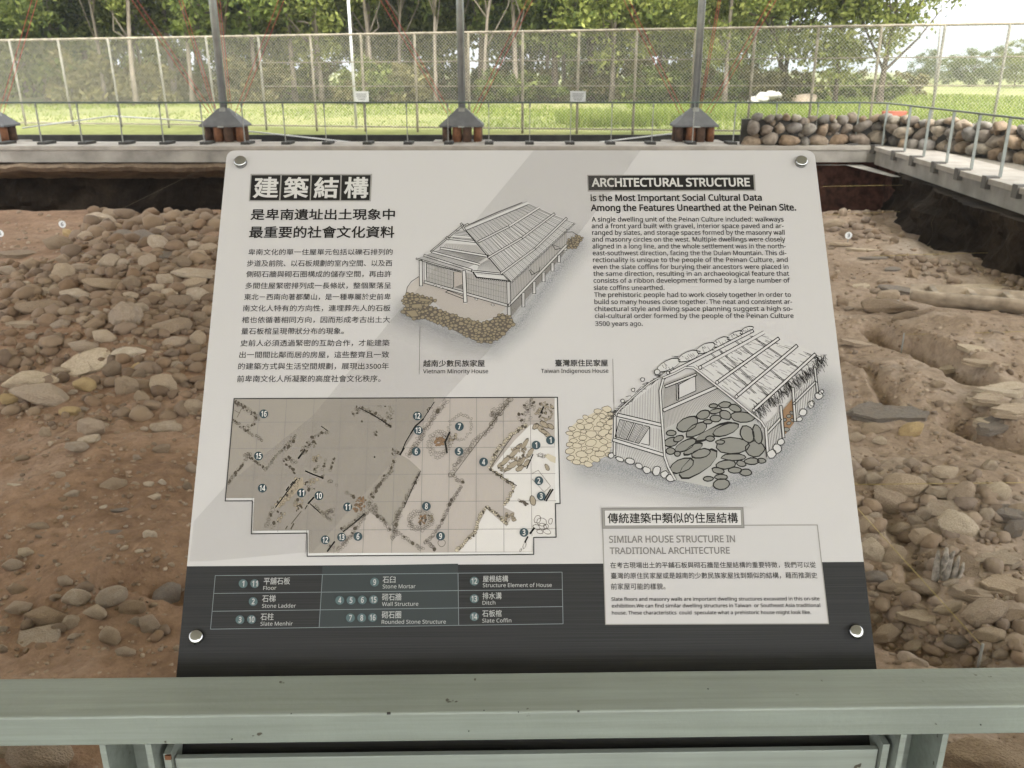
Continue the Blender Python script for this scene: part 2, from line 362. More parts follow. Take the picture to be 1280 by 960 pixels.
def lerp2(a, b, t): return (a[0] + (b[0] - a[0]) * t, a[1] + (b[1] - a[1]) * t)
def inside(p, poly):
    x, y = p; c = False
    for i in range(len(poly)):
        (x1, y1), (x2, y2) = poly[i], poly[i - 1]
        if (y1 > y) != (y2 > y) and x < (x2 - x1) * (y - y1) / (y2 - y1) + x1: c = not c
    return c

# --- lettering: outlines of the fonts that come with Blender, filled here stroke by stroke
from mathutils.geometry import delaunay_2d_cdt, interpolate_bezier
try: FONT = bpy.data.fonts.load(os.path.join(bpy.utils.resource_path('LOCAL'), 'datafiles', 'fonts', 'NotoSansMath-Regular.woff2'))
except Exception: FONT = None
_texts = []
def text(part, s, x0, x1, yb0, yb1, h, mat, bold=0.0, k=3, cjk=False):
    """one line: ink from x0 to x1, baseline (or, for Chinese, bottom of the ink) yb0..yb1, cap / ink height h - photograph pixels"""
    _texts.append((s, part, x0, x1, yb0, yb1, h, mat, k, cjk, bold))
def sgn_area(P): return sum(P[i - 1][0] * P[i][1] - P[i][0] * P[i - 1][1] for i in range(len(P)))
def glyph_fill(objs, bolds):
    """flat meshes (2D vertices, triangles) for laid-out text objects; overlapping strokes fill by winding"""
    bpy.context.view_layer.update(); dg = bpy.context.evaluated_depsgraph_get(); out = []
    for o, bold in zip(objs, bolds):
        e = o.evaluated_get(dg); cc = e.to_curve(dg); L = []
        for sp in cc.splines:
            P = []; bz = sp.bezier_points; n = len(bz)
            for i in range(n):
                a, d = bz[i], bz[(i + 1) % n]; ln = (a.co - d.co).length
                st = (a.handle_right - a.co).cross(d.co - a.co).length + (d.handle_left - a.co).cross(d.co - a.co).length < 1e-5
                P += [(v.x, v.y) for v in interpolate_bezier(a.co, a.handle_right, d.handle_left, d.co, 2 if st else 4 if ln < .25 else 6)[:-1]]
            Q = [P[i] for i in range(len(P)) if math.hypot(P[i][0] - P[i - 1][0], P[i][1] - P[i - 1][1]) > 1e-5]
            if len(Q) > 2: L.append(Q)
        e.to_curve_clear()
        if not L: out.append(([], [])); continue
        so_ = 1 if sgn_area(max(L, key=lambda q: abs(sgn_area(q)))) > 0 else -1
        if bold:
            for li, P in enumerate(L):
                n = len(P); Q = []
                for i in range(n):
                    ax, ay = P[i][0] - P[i - 1][0], P[i][1] - P[i - 1][1]; bx_, by_ = P[(i + 1) % n][0] - P[i][0], P[(i + 1) % n][1] - P[i][1]
                    la, lb_ = math.hypot(ax, ay), math.hypot(bx_, by_); nx, ny = ay / la + by_ / lb_, -ax / la - bx_ / lb_; ll = math.hypot(nx, ny)
                    if ll < 1e-4: Q.append(P[i]); continue
                    f = so_ * bold * min(1.6, 2 / ll) / ll; Q.append((P[i][0] + nx * f, P[i][1] + ny * f))
                L[li] = Q
        vs = [Vector(q) for l in L for q in l]; fs = []; k = 0
        for l in L: q = list(range(k, k + len(l))); fs.append(q if sgn_area(l) > 0 else q[::-1]); k += len(l)
        r = delaunay_2d_cdt(vs, [], fs, 0, 1e-7); V2 = np.array([(v.x, v.y) for v in r[0]]); T2 = np.array([f[:3] for f in r[2]]); cen = V2[T2].mean(1); wn = np.zeros(len(T2))
        for l in L:                                   # winding number of every triangle's middle, outline by outline
            a = np.array(l); c = np.roll(a, -1, 0); lo, hi = a.min(0), a.max(0)
            ix = np.where((cen[:, 0] >= lo[0]) & (cen[:, 0] <= hi[0]) & (cen[:, 1] >= lo[1]) & (cen[:, 1] <= hi[1]))[0]
            if not len(ix): continue
            px, py = cen[ix, 0][:, None], cen[ix, 1][:, None]; side = (c[:, 0] - a[:, 0]) * (py - a[:, 1]) - (px - a[:, 0]) * (c[:, 1] - a[:, 1])
            wn[ix] += ((a[:, 1] <= py) & (c[:, 1] > py) & (side > 0)).sum(1) - ((a[:, 1] > py) & (c[:, 1] <= py) & (side < 0)).sum(1)
        out.append(([tuple(q) for q in V2.tolist()], [tuple(f) for f, q in zip(T2.tolist(), wn * so_) if q > .5]))
    for o in objs: cu = o.data; bpy.data.objects.remove(o); bpy.data.curves.remove(cu)
    return out
def text_obj(s, latin):
    cu = bpy.data.curves.new('lettering', 'FONT'); cu.body = s
    if latin and FONT: cu.font = FONT
    o = bpy.data.objects.new('lettering', cu); C.objects.link(o); return o
def flush_texts():
    objs = [text_obj('H', True)] + [text_obj(q[0], not q[9]) for q in _texts]
    G = glyph_fill(objs, [0] + [q[10] for q in _texts]); cap = max(y for x, y in G[0][0])
    for (s, part, x0, x1, yb0, yb1, h, mat, k, cjk, bold), (v, f) in zip(_texts, G[1:]):
        if not v: continue
        xa, xb = min(p[0] for p in v), max(p[0] for p in v)
        ya, yb = (min(p[1] for p in v), max(p[1] for p in v)) if cjk else (0.0, cap)
        A = Vector(pl(x0, yb0, k)); Bp = Vector(pl(x1, yb1, k)); xm, ym = (x0 + x1) / 2, (yb0 + yb1) / 2
        H = (Vector(pl(xm, ym - h, k)) - Vector(pl(xm, ym, k))).length
        ex = (Bp - A) / (xb - xa); up = Vector((0, 0, 1)).cross((Bp - A).normalized()) * (H / (yb - ya))
        part.add([A + ex * (p[0] - xa) + up * (p[1] - ya) for p in v], f, mat)
    _texts.clear()

# --- the board itself: one panel 5 mm thick with rounded upper corners, pale field above, dark band below
def rounded(x0, y0, x1, y1, r, n=6):
    pts = [(x0, y0), (x1, y0)]
    for cx, cy, a0 in ((x1 - r, y1 - r, 0), (x0 + r, y1 - r, 90)):
        for i in range(n + 1):
            a = R(a0 + 90 * i / n); pts.append((cx + r * math.cos(a), cy + r * math.sin(a)))
    return pts
b = MB(); yd = BL - DARK_Y
up_ = rounded(-BW / 2, yd, BW / 2, BL, .012); n = len(up_)
b.add([(x, y, .0025) for x, y in up_], [tuple(range(n))], M['board_white'])
b.add([(-BW / 2, 0, .0025), (BW / 2, 0, .0025), (BW / 2, yd, .0025), (-BW / 2, yd, .0025)], [(0, 1, 2, 3)], M['board_dark'])
full = rounded(-BW / 2, 0, BW / 2, BL, .012); n = len(full)
b.add([(x, y, .0025) for x, y in full] + [(x, y, -.0025) for x, y in full], [(i, i + n, (i + 1) % n + n, (i + 1) % n) for i in range(n)] + [tuple(range(2 * n - 1, n - 1, -1))], M['board_edge'])
b.build('board', parent=sign)

# --- faint diagonal facets of the print design
def facet_mat():
    m = ink_mat('facet_ink', (0.272, 0.247, 0.232)); m.node_tree.nodes['Principled BSDF'].inputs['Alpha'].default_value = .13; return m
M['facet_ink'] = facet_mat()
b_ = Print()
b_.fill([(667, 189.6), (800.5, 189.5), (780, 218), (742, 269), (610, 440), (556, 499), (500, 568), (392, 690), (260, 702), (238, 702), (243.5, 652), (283, 608), (392, 520), (492, 398), (600, 270)], M['facet_ink'], 4.2)
b_.build('printed_facets', parent=sign)
# --- headings and texts
T = {}
def part(name):
    return T.setdefault(name, Print())
p = part('chinese_heading')
p.fill([(313.8, 218.5), (465.6, 218.5), (463.8, 252.8), (311.5, 252.8)], M['frame_grey'], 1)
for a, bb, c0, c1, s in ((315.2, 351.2, 313.2, 349.3, '建'), (352.9, 388.6, 351.2, 387.6, '築'), (390.4, 426, 389, 425, '結'), (427.7, 463.6, 426.7, 462.2, '構')):
    p.fill([(a, 220.3), (bb, 220.3), (c1, 251.5), (c0, 251.5)], M['ink'], 2)
    text(p, s, c0 + 3.2, bb - 3.2, 249.2, 249.2, 26.4, M['reverse'], .022, 4, True)
p = part('chinese_subheading')
text(p, '是卑南遺址出土現象中', 313.4, 493.8, 276.5, 276.3, 14.2, M['ink'], .018, 3, True)
text(p, '最重要的社會文化資料', 311.7, 493.2, 298.9, 298.7, 15, M['ink'], .018, 3, True)
p = part('chinese_paragraph')
for s, x0, x1, y, h in (
    ('卑南文化的單一住屋單元包括以礫石排列的', 310.9, 491, 319.9, 7.8), ('步道及前院、以石板規劃的室內空間、以及西', 309.1, 490.4, 334.1, 8.2),
    ('側砌石牆與砌石圈構成的儲存空間，再由許', 308.1, 489.6, 347.7, 8.2), ('多間住屋緊密排列成一長條狀，整個聚落呈', 307.2, 489, 362.1, 8.2),
    ('東北－西南向著都蘭山，是一種專屬於史前卑', 305.7, 488.7, 376.1, 8.2), ('南文化人特有的方向性，連埋葬先人的石板', 304, 488.5, 390.3, 8.3),
    ('棺也依循著相同方向，因而形成考古出土大', 302.9, 487.8, 404.7, 8.3), ('量石板棺呈現帶狀分布的現象。', 302.1, 430, 418.8, 8.3),
    ('史前人必須透過緊密的互助合作，才能建築', 301, 487.2, 433.8, 8.5), ('出一間間比鄰而居的房屋，這些整齊且一致', 299.7, 486.6, 448.4, 8.5),
    ('的建築方式與生活空間規劃，展現出3500年', 298.2, 486.3, 462.8, 8.5), ('前卑南文化人所凝聚的高度社會文化秩序。', 296.9, 476, 478.4, 8.7)):
    text(p, s, x0, x1, y + .3, y, h, M['ink_soft'], .004, 3, True)
p = part('english_heading')
p.fill([(733.6, 219.7), (942.9, 218.9), (944, 239.9), (734.4, 240.6)], M['frame_grey'], 1)
p.fill([(735, 221), (941, 220.2), (941.9, 238.4), (735.6, 239)], M['ink'], 2)
text(p, 'ARCHITECTURAL STRUCTURE', 739.3, 936.9, 234.5, 234.1, 9.9, M['reverse'], .022, 4)
p = part('english_subheading')
text(p, 'is the Most Important Social Cultural Data', 738, 951.8, 252.5, 252, 7.6, M['ink'], .02)
text(p, 'Among the Features Unearthed at the Peinan Site.', 738.3, 994.6, 264.9, 264.3, 7.7, M['ink'], .02)
p = part('english_paragraph')
for s, a, bb, y in (
    ('A single dwelling unit of the Peinan Culture included: walkways', 148, 1050, 332), ('and a front yard built with gravel, interior space paved and ar-', 148, 1050, 363),
    ('ranged by slates, and storage spaces formed by the masonry wall', 150, 1055, 394), ('and masonry circles on the west. Multiple dwellings were closely', 150, 1058, 426),
    ('aligned in a long line, and the whole settlement was in the north-', 152, 1060, 458), ('east-southwest direction, facing the the Dulan Mountain. This di-', 153, 1063, 490),
    ('rectionality is unique to the people of the Peinan Culture, and', 154, 1070, 522), ('even the slate coffins for burying their ancestors were placed in', 155, 1073, 555),
    ('the same direction, resulting in an archaeological feature that', 156, 1076, 587), ('consists of a ribbon development formed by a large number of', 157, 1080, 619),
    ('slate coffins unearthed.', 158, 490, 653), ('The prehistoric people had to work closely together in order to', 160, 1085, 686),
    ('build so many houses close together. The neat and consistent ar-', 161, 1090, 719), ('chitectural style and living space planning suggest a high so-', 162, 1092, 752),
    ('cial-cultural order formed by the people of the Peinan Culture', 163, 1097, 785), ('3500 years ago.', 165, 388, 822)):
    yy = 190 + y / 3.765
    text(p, s, 700 + a / 3.765, 700 + bb / 3.765, yy + .1, yy - .1, 5.6, M['ink_soft'], .009)
Z4 = lambda x, y: (490 + x / 4.414, 340 + y / 4.414)
p = part('house_caption')
text(p, '越南少數民族家屋', 529, 606, 459.5, 459.4, 8.7, M['ink'], .012, 3, True)
text(p, 'Vietnam Minority House', 529, 610.3, 467.5, 467.3, 4.9, M['ink_soft'], .006)
p.line([(525.2, 407), (524.2, 468.5)], .7, M['ink_grey'])
p = part('house_caption_')
text(p, '臺灣原住民家屋', 693.9, 759.8, 459.1, 458.9, 8.8, M['ink'], .012, 3, True)
text(p, 'Taiwan Indigenous House', 676.2, 760.3, 467.1, 466.8, 5, M['ink_soft'], .006)
p.line([(765.6, 449.5), (767.3, 517)], .7, M['ink_grey'])
p = part('lower_text_panel')
p.fill([(753, 657.5), (1020.7, 656.6), (1034.6, 779.6), (756.7, 780.6)], M['panel'], 1)
p.line([(753, 657.5), (1020.7, 656.6), (1034.6, 779.6), (756.7, 780.6)], 1.2, M['frame_grey'], 2, True)
p.fill([(751.2, 635.3), (928.3, 634.4), (929.7, 660.6), (752.3, 661.4)], M['ink_grey'], 5)
p.fill([(752.6, 636.6), (927, 635.8), (928.2, 659.3), (753.5, 660.1)], M['frame_grey'], 6)
p.fill([(754.4, 638), (925.3, 637.3), (926.3, 657.6), (755.2, 658.4)], M['ink_grey'], 7)
p.fill([(755.4, 638.9), (924.5, 638.2), (925.4, 656.8), (756, 657.5)], M['paper'], 8)
text(p, '傳統建築中類似的住屋結構', 759, 921.6, 655, 654.5, 13.2, M['ink'], .014, 9, True)
text(p, 'SIMILAR HOUSE STRUCTURE IN', 761, 918.3, 678.6, 678, 8.2, M['ink_grey'], .014)
text(p, 'TRADITIONAL ARCHITECTURE', 761.9, 911.7, 692.8, 692.2, 7.9, M['ink_grey'], .014)
text(p, '在考古現場出土的平鋪石板與砌石牆是住屋結構的重要特徵，我們可以從', 762.5, 1019.2, 710.8, 710.1, 7.8, M['ink_soft'], .004, 3, True)
text(p, '臺灣的原住民家屋或是越南的少數民族家屋找到類似的結構，藉而推測史', 763.4, 1020.9, 724, 723.4, 8, M['ink_soft'], .004, 3, True)
text(p, '前家屋可能的樣貌。', 763.4, 831.3, 737.3, 737.1, 8, M['ink_soft'], .004, 3, True)
text(p, 'Slate floors and masonry walls are important dwelling structures excavated in this on-site', 764, 1023.5, 751.3, 750.6, 4.3, M['ink_soft'], .012)
text(p, 'exhibition.We can find similar dwelling structures in Taiwan  or Southeast Asia traditional', 764.2, 1024.4, 759.6, 758.9, 4.3, M['ink_soft'], .012)
text(p, 'house. These characteristics  could  speculate what a prehistoric house might look like.', 764.5, 1012.9, 768.3, 767.6, 4.3, M['ink_soft'], .012)

# --- legend table on the dark band
badges = {}
LG = lambda x, y: (220 + x / 2.56, 690 + y / 2.56)
p = part('legend_table')
def LT(fx, fy):
    a = lerp2((270, 719.7), (702.4, 715.4), fx); c = lerp2((264.1, 786.5), (703.6, 779.8), fx); return lerp2(a, c, fy)
p.fill([(403.6, 707.8), (572.7, 704.8), (572.7, 782), (399.8, 784.4)], M['band_pale'], 1)  # middle legend column printed a little paler than the band
for fy in (0, 1 / 3, 2 / 3, 1): p.line([LT(0, fy), LT(1, fy)], .8, M['rule_band'], 2)
for ta, tb in ((0, 0), (.309, .308), (.700, .704), (1, 1)): p.line([LT(ta, 0), LT(tb, 1)], .8, M['rule_band'], 2)
def legend(marks, cn, ca, cb, ct, cbm, en, ea, eb, ey):
    x0, y0 = LG(ca, cbm); x1, _ = LG(cb, cbm); text(p, cn, x0, x1, y0, y0 - .25, (cbm - ct) / 2.56, M['text_band'], .006, 3, True)
    x0, y0 = LG(ea, ey); x1, _ = LG(eb, ey); text(p, en, x0, x1, y0, y0 - .3, 4.7, M['text_band'], .002)
    for num, mx, my in marks:
        badges.setdefault('band', []).append((num, *LG(mx, my)))
legend([('1', 218, 102), ('11', 255, 102)], '平舖石板', 282, 366, 82, 105, 'Floor', 281, 323, 122)
legend([('2', 250, 159)], '石梯', 277, 320, 138, 161, 'Stone Ladder', 277, 385, 179)
legend([('3', 208, 217), ('10', 245, 216)], '石柱', 272, 314, 196, 219, 'Slate Menhir', 272, 375, 236)
legend([('9', 637, 97)], '石臼', 662, 703, 78, 100, 'Stone Mortar', 662, 767, 117)
legend([('4', 526, 155), ('5', 562, 155), ('6', 598, 154), ('15', 634, 153)], '砌石牆', 660, 722, 133, 156, 'Wall Structure', 660, 776, 173)
legend([('7', 560, 211), ('8', 596, 211), ('16', 631, 210)], '砌石圈', 659, 721, 190, 213, 'Rounded Stone Structure', 659, 864, 230)
legend([('12', 955, 94)], '屋根結構', 982, 1063, 76, 97, 'Structure Element of House', 982, 1202, 113)
legend([('13', 955, 150)], '排水溝', 981, 1042, 130, 152, 'Ditch', 981, 1022, 169)
legend([('14', 955, 207)], '石板棺', 980, 1042, 186, 208, 'Slate Coffin', 980, 1073, 226)

# --- the site plan
M1 = lambda x, y: (270 + x / 4.57, 490 + y / 4.571)
M2 = lambda x, y: (490 + x / 4.573, 490 + y / 4.571)
p = part('site_plan')
outline = [(293.6, 499.2), (696.6, 497.6), (699.9, 630), (694, 630.2), (694.9, 671.9), (667, 672.3), (667, 693.4), (384.8, 695.7), (384.6, 666.8), (315.2, 667.8), (316.6, 626.6), (282.6, 626.8)]
p.fill(outline, M['plan_rim'], 1)
p.fill([(293.6, 499.2), (693.2, 497.7), (693.4, 629), (693.2, 670.4), (665.5, 670.4), (665.5, 690.5), (386.5, 692), (386.5, 663), (316.8, 664), (318.6, 623), (283.5, 623.2)], M['plan_mid'], 2)
p.fill([(293.6, 499.2), (543, 498.2), M2(240, 60), M2(185, 150), M2(50, 360), M2(100, 390), M2(165, 450), M2(120, 560), M2(60, 680), M1(1000, 770), M1(880, 690), M1(740, 800), M1(690, 915), (386.5, 692), (386.5, 663), (316.8, 664), (318.6, 623), (283.5, 623.2)], M['plan_dark'], 3)
p.fill([M2(790, 190), M2(700, 280), M2(570, 440), M2(620, 480), M2(710, 540), M2(640, 660), M2(700, 690), M2(655, 770), M2(540, 670), M2(480, 790), M2(400, 890), M2(385, 914), M2(800, 914), (665.5, 670.4), (693.2, 670.4), (693.3, 560), M2(925, 300), M2(830, 190)], M['plan_white'], 3)
gx = [buv(x, 499)[0] for x in (325.8, 359.3, 393.6, 427.5, 461.7, 495.8, 529.8, 562.8, 595.8, 629.0, 662.5)]
gy = [buv(420, y)[1] for y in (528.2, 560.8, 594, 628, 663)]
def seg_uv(a, c, wm, m, k):
    a = Vector(a); c = Vector(c); d = (c - a).normalized(); nn = Vector((-d.y, d.x)) * wm / 2
    q = [a - nn, c - nn, c + nn, a + nn]; p.add([(t.x, t.y + BL, .0025 + k * LZ) for t in q], [(0, 1, 2, 3)], m)
ys = (buv(420, 498.6)[1], buv(420, 626)[1], buv(420, 665)[1], buv(420, 692)[1], buv(600, 671)[1])
for i, x in enumerate(gx):
    seg_uv((x, ys[0]), (x, ys[2] if 0 < i < 2 else ys[1] if i == 0 else (ys[3] if i < 10 else ys[4])), .0006, M['line_grey'], 4.2)
xl = (buv(290, 528)[0], buv(288, 560)[0], buv(285, 594)[0], buv(317, 628)[0], buv(317, 663)[0])
for i, y in enumerate(gy): seg_uv((xl[i], y), (buv(693.3, 560)[0], y), .0006, M['line_grey'], 4.6)
seg_uv(buv(427.5, 508.2), buv(495, 508), .0006, M['line_grey'], 4.7)
p.line(outline, 1.25, M['ink_soft'], 5, True)
prn = random.Random(21)
def chain(pts, sp, r, fill=None, wid=0.0, ink=None, wpx=.30, prob=.75, dark=.12):
    """a row of plan-drawn stones along a polyline"""
    ink = ink or M['ink_brown']
    for a, c in zip(pts[:-1], pts[1:]):
        L = math.hypot(c[0] - a[0], c[1] - a[1]); nst = max(1, int(L / sp)); ang = math.atan2(c[1] - a[1], c[0] - a[0])
        for i in range(nst):
            for row in range(2 if wid else 1):
                if prn.random() > prob: continue
                q = lerp2(a, c, (i + prn.random() * .7) / nst); off = (prn.uniform(-.5, .5) * wid); rr = r * prn.uniform(.65, 1.35)
                q = (q[0] - math.sin(ang) * off, q[1] + math.cos(ang) * off)
                fl = M['ink_brown'] if prn.random() < dark * .7 else fill
                p.blob(q, rr, rr * prn.uniform(.6, .95), prn.uniform(0, 3.1), ink, fl, wpx, 5.2, 7, .2, prn)
def clump(c, rx, ry, n, r, fill=None, ang=0, dark=.3, ink=None, wpx=.30):
    for i in range(n):
        a = prn.uniform(0, 6.28); d = math.sqrt(prn.random()); x, y = rx * d * math.cos(a), ry * d * math.sin(a)
        rr = r * prn.uniform(.5, 1.3); fl = M['ink_brown'] if prn.random() < dark * .7 else fill
        p.blob((c[0] + x * math.cos(ang) - y * math.sin(ang), c[1] + x * math.sin(ang) + y * math.cos(ang)), rr, rr * prn.uniform(.45, .9), prn.uniform(0, 3.1), ink or M['ink_brown'], fl, wpx, 5.2, 7, .22, prn)
def ring(c, rx, ry, n, r, fill=None, ang=0, wpx=.32, jit=.1):
    for i in range(n):
        a = 2 * math.pi * i / n; q = 1 + prn.uniform(-jit, jit); x, y = rx * q * math.cos(a), ry * q * math.sin(a); rr = r * prn.uniform(.7, 1.2)
        p.blob((c[0] + x * math.cos(ang) - y * math.sin(ang), c[1] + x * math.sin(ang) + y * math.cos(ang)), rr, rr * .75, a, M['ink_brown'], fill, wpx, 5.2, 7, .15, prn)
tan_, gap_ = M['slab_tan'], M['plan_mid']
def m1(*q): return [M1(*t) for t in q]
def m2(*q): return [M2(*t) for t in q]
clump(M1(130, 70), 5, 3, 16, 1.7, None, .5, .6); chain(m1((150, 85), (205, 115), (245, 155), (215, 185), (185, 210)), 1.7, 1.5, None, 5, dark=.45)
chain(m1((100, 165), (150, 200), (190, 235)), 1.6, 1.4, None, 4, dark=.5); chain(m1((190, 240), (240, 260), (285, 290)), 2.2, 1.5, None, 2.5, dark=.05)
p.line(m1((112, 110), (140, 125)), .5, M['ink_brown'], 5.3); p.line(m1((150, 100), (125, 150)), .5, M['ink_brown'], 5.3)
chain(m1((75, 525), (120, 465), (180, 380)), 1.7, 1.6, None, 2.4, dark=.35); chain(m1((180, 370), (230, 400), (290, 445)), 1.8, 1.6, None, 2.4, dark=.4)
clump(M1(185, 365), 5, 3, 12, 1.6, None, 0, .1); chain(m1((290, 445), (350, 365), (400, 320)), 2.2, 1.5, None, 1.5, dark=.05)
chain(m1((395, 330), (430, 290), (458, 250)), 1.6, 1.8, None, 5, dark=.4); chain(m1((385, 400), (420, 380), (460, 410)), 2, 2, None, 4, dark=.3); chain(m1((400, 410), (460, 465)), 2, 1.8, None, 3, dark=.6)
p.line(m1((475, 382), (510, 335)), 2.2, M['ink'], 5.6); clump(M1(530, 320), 11, 6, 34, 1.7, None, -.7, .35); chain(m1((550, 270), (610, 235), (650, 230)), 2.2, 1.7, None, 3)
p.line(m1((605, 200), (640, 225)), .9, M['ink'], 5.6); clump(M1(578, 385), 5.5, 5, 12, 1.9, tan_, 0, .3); clump(M1(575, 440), 4, 5, 8, 2, None, 0, .1)
chain(m1((680, 380), (650, 460)), 3, 1.7, None, 1, dark=.9); chain(m1((632, 385), (605, 460)), 3.5, 1.8, None, 1, dark=.8)
p.line(m1((515, 455), (560, 475), (615, 495)), 1.6, M['ink'], 5.7); clump(M1(605, 485), 4, 3, 10, 1.6, None, 0, .8)
p.fill(m1((455, 510), (500, 490), (505, 540), (380, 650), (345, 665)), M['slab_tan'], 5); chain(m1((480, 500), (420, 590), (350, 660)), 1.7, 1.9, tan_, 8, dark=.15)
p.line(m1((465, 500), (345, 662)), 1.1, M['ink'], 6.2); chain(m1((345, 665), (320, 740), (300, 780)), 2.2, 2.2, None, 11, dark=.12); clump(M1(372, 715), 4, 8, 12, 1.6, tan_, .5, .5)
p.line(m1((445, 515), (430, 535)), 1.2, M['ink'], 5.7); p.line(m1((420, 545), (405, 565)), 1.5, M['ink'], 5.7)
clump(M1(545, 515), 9, 3, 14, 1.9, tan_, -.4, .4); clump(M1(545, 555), 5, 3, 6, 2.2, None); clump(M1(470, 645), 6, 9, 22, 1.8, tan_, .6, .3)
p.line(m1((562, 605), (530, 640)), 1.9, M['ink'], 5.8); p.line(m1((525, 650), (512, 672)), .9, M['ink'], 5.8); p.line(m1((490, 685), (435, 755)), .9, M['ink_brown'], 5.8); p.line(m1((448, 755), (432, 785)), 1.6, M['ink_brown'], 5.8); p.line(m1((412, 768), (402, 785)), 1.1, M['ink_brown'], 5.8)
p.line(m1((540, 640), (600, 695)), 1.0, M['ink'], 5.8); chain(m1((560, 650), (610, 690), (665, 740)), 1.8, 1.7, None, 4, dark=.3); clump(M1(655, 690), 6, 6, 14, 2, None, .4, .05)
chain(m1((640, 510), (700, 535)), 3.5, 1.9, None, 2, dark=.1); chain(m1((740, 570), (800, 610)), 3.5, 1.8, None, 2, dark=.2)
clump(M1(825, 645), 6, 12, 40, 1.8, M['mortar_ink'], .5, .1); chain(m1((850, 690), (760, 775), (715, 785)), 2, 2, None, 4, dark=.1); p.line(m1((850, 700), (800, 745), (730, 800)), 1.5, M['ink'], 6)
chain(m1((865, 690), (800, 780), (750, 850), (700, 910)), 1.9, 1.9, None, 4, dark=.08); p.line(m1((680, 858), (640, 912)), 1.9, M['ink'], 6); clump(M1(655, 890), 5, 4, 8, 1.7, None, -.8, .3)
chain(m1((870, 640), (910, 560), (1000, 450), (1030, 390)), 1.9, 2, None, 4.5, dark=.2); clump(M1(1025, 345), 6, 4, 14, 1.7, None, 0, .35)
clump(M1(895, 660), 7, 6, 16, 2.3, None, .2, .03); chain(m1((905, 690), (960, 740), (1000, 790)), 2, 2, None, 3, dark=.1); chain(m1((1040, 680), (1030, 780), (1010, 850)), 2.2, 2.2, None, 4, dark=.03)
chain(m1((800, 95), (860, 105), (930, 145), (1000, 205)), 1.7, 1.7, None, 4.5, dark=.45); p.line(m1((820, 95), (900, 135), (1000, 200)), 1.1, M['ink'], 5.9); clump(M1(1000, 130), 5, 8, 15, 1.6, None, .3, .3); clump(M1(800, 120), 4, 6, 10, 1.4, None, .4, .4); clump(M1(915, 240), 3, 3, 7, 1.3, None, 0, .4); chain(m1((825, 172), (845, 172)), 1.6, 1.1, None, dark=.7); p.blob(M1(908, 375), .9, .9, 0, M['ink'], M['ink'], .4, 5.4)
chain(m1((930, 85), (1000, 88)), 2.4, 1.1, None)
# right half of the plan
p.line(m2((243, 62), (215, 105), (180, 160)), .9, M['ink'], 6); p.line(m2((180, 160), (135, 200), (110, 240)), 1.8, M['ink'], 6); p.line(m2((110, 240), (80, 290), (50, 360)), 1.1, M['ink'], 6); clump(M2(215, 105), 2.5, 4, 7, 1.2, None, .6, .6); p.line(m2((70, 325), (48, 362)), 2.2, M['ink'], 6)
chain(m2((315, 55), (250, 130), (160, 270), (95, 370)), 1.9, 2.3, None, 4.5, dark=.02)
ring(M2(390, 205), 13.5, 17, 30, 1.7, None, .5); ring(M2(270, 300), 13, 16, 30, 2, None, .2); ring(M2(272, 300), 10, 12, 24, 1.5, None, .2); clump(M2(272, 285), 5.5, 6, 14, 2.6, M['mortar_ink'], 0, .15)
p.line(m2((330, 235), (305, 290), (315, 350)), 2.2, M['ink'], 6.2); clump(M2(310, 265), 3.5, 5, 9, 1.6, M['paper'], .2, .35); clump(M2(345, 270), 5, 8, 14, 1.8, tan_, .2, .1)
chain(m2((680, 40), (620, 110), (540, 230), (470, 290), (400, 380), (330, 470)), 2.2, 2.5, None, 4, dark=.02); clump(M2(590, 130), 7, 13, 24, 2.2, None, .6, .02); p.line(m2((670, 60), (510, 265), (350, 480)), .6, M['ink_brown'], 5.8)
chain(m2((330, 470), (370, 500), (410, 520)), 2, 2.2, None, 3); chain(m2((400, 545), (330, 640), (290, 740), (220, 840), (185, 860)), 2, 2, None, 3, dark=.12); chain(m2((190, 850), (250, 900)), 2, 2, None, 3, dark=.15)
p.blob(M2(285, 865), 4.6, 4.6, 0, M['ink_brown'], None, .6, 5.4, 14, .05)
chain(m2((165, 455), (110, 560), (60, 660)), 2, 2, None, 2.4, dark=.2); chain(m2((60, 670), (30, 720), (10, 790)), 2.2, 2.5, None, 3.5, dark=.04); chain(m2((5, 790), (80, 840), (180, 905)), 2, 2, None, 3, dark=.1); p.line(m2((165, 455), (110, 570), (70, 665)), .7, M['ink'], 5.8)
ring(M2(165, 735), 15, 12, 34, 2, None, -.3); ring(M2(165, 735), 12, 9, 26, 1.7, None, -.3); clump(M2(178, 730), 5, 7, 16, 2, M['mortar_ink'], .3, .25); clump(M2(220, 725), 3, 5, 8, 1.8, tan_, 0, .2)
chain(m2((770, 195), (690, 240), (600, 340), (560, 440)), 1.6, 1.9, M['cobble_pale'], 3.5, dark=.25); p.line(m2((690, 250), (560, 440)), 1.0, M['ink_brown'], 5.9)
chain(m2((560, 445), (620, 480), (700, 540)), 1.6, 1.8, M['cobble_pale'], 2.5, dark=.4); chain(m2((700, 545), (645, 650)), 1.7, 1.8, M['cobble_pale'], 2.4, dark=.25); p.line(m2((560, 448), (712, 538)), .9, M['ink'], 6)
chain(m2((540, 660), (600, 700), (660, 760)), 1.7, 1.8, M['cobble_pale'], 2.4, dark=.35); clump(M2(675, 720), 7, 8, 14, 2.3, tan_, .2, .05); chain(m2((530, 665), (490, 740), (480, 800), (430, 850), (370, 910)), 1.7, 2, M['cobble_pale'], 2.4, dark=.2)
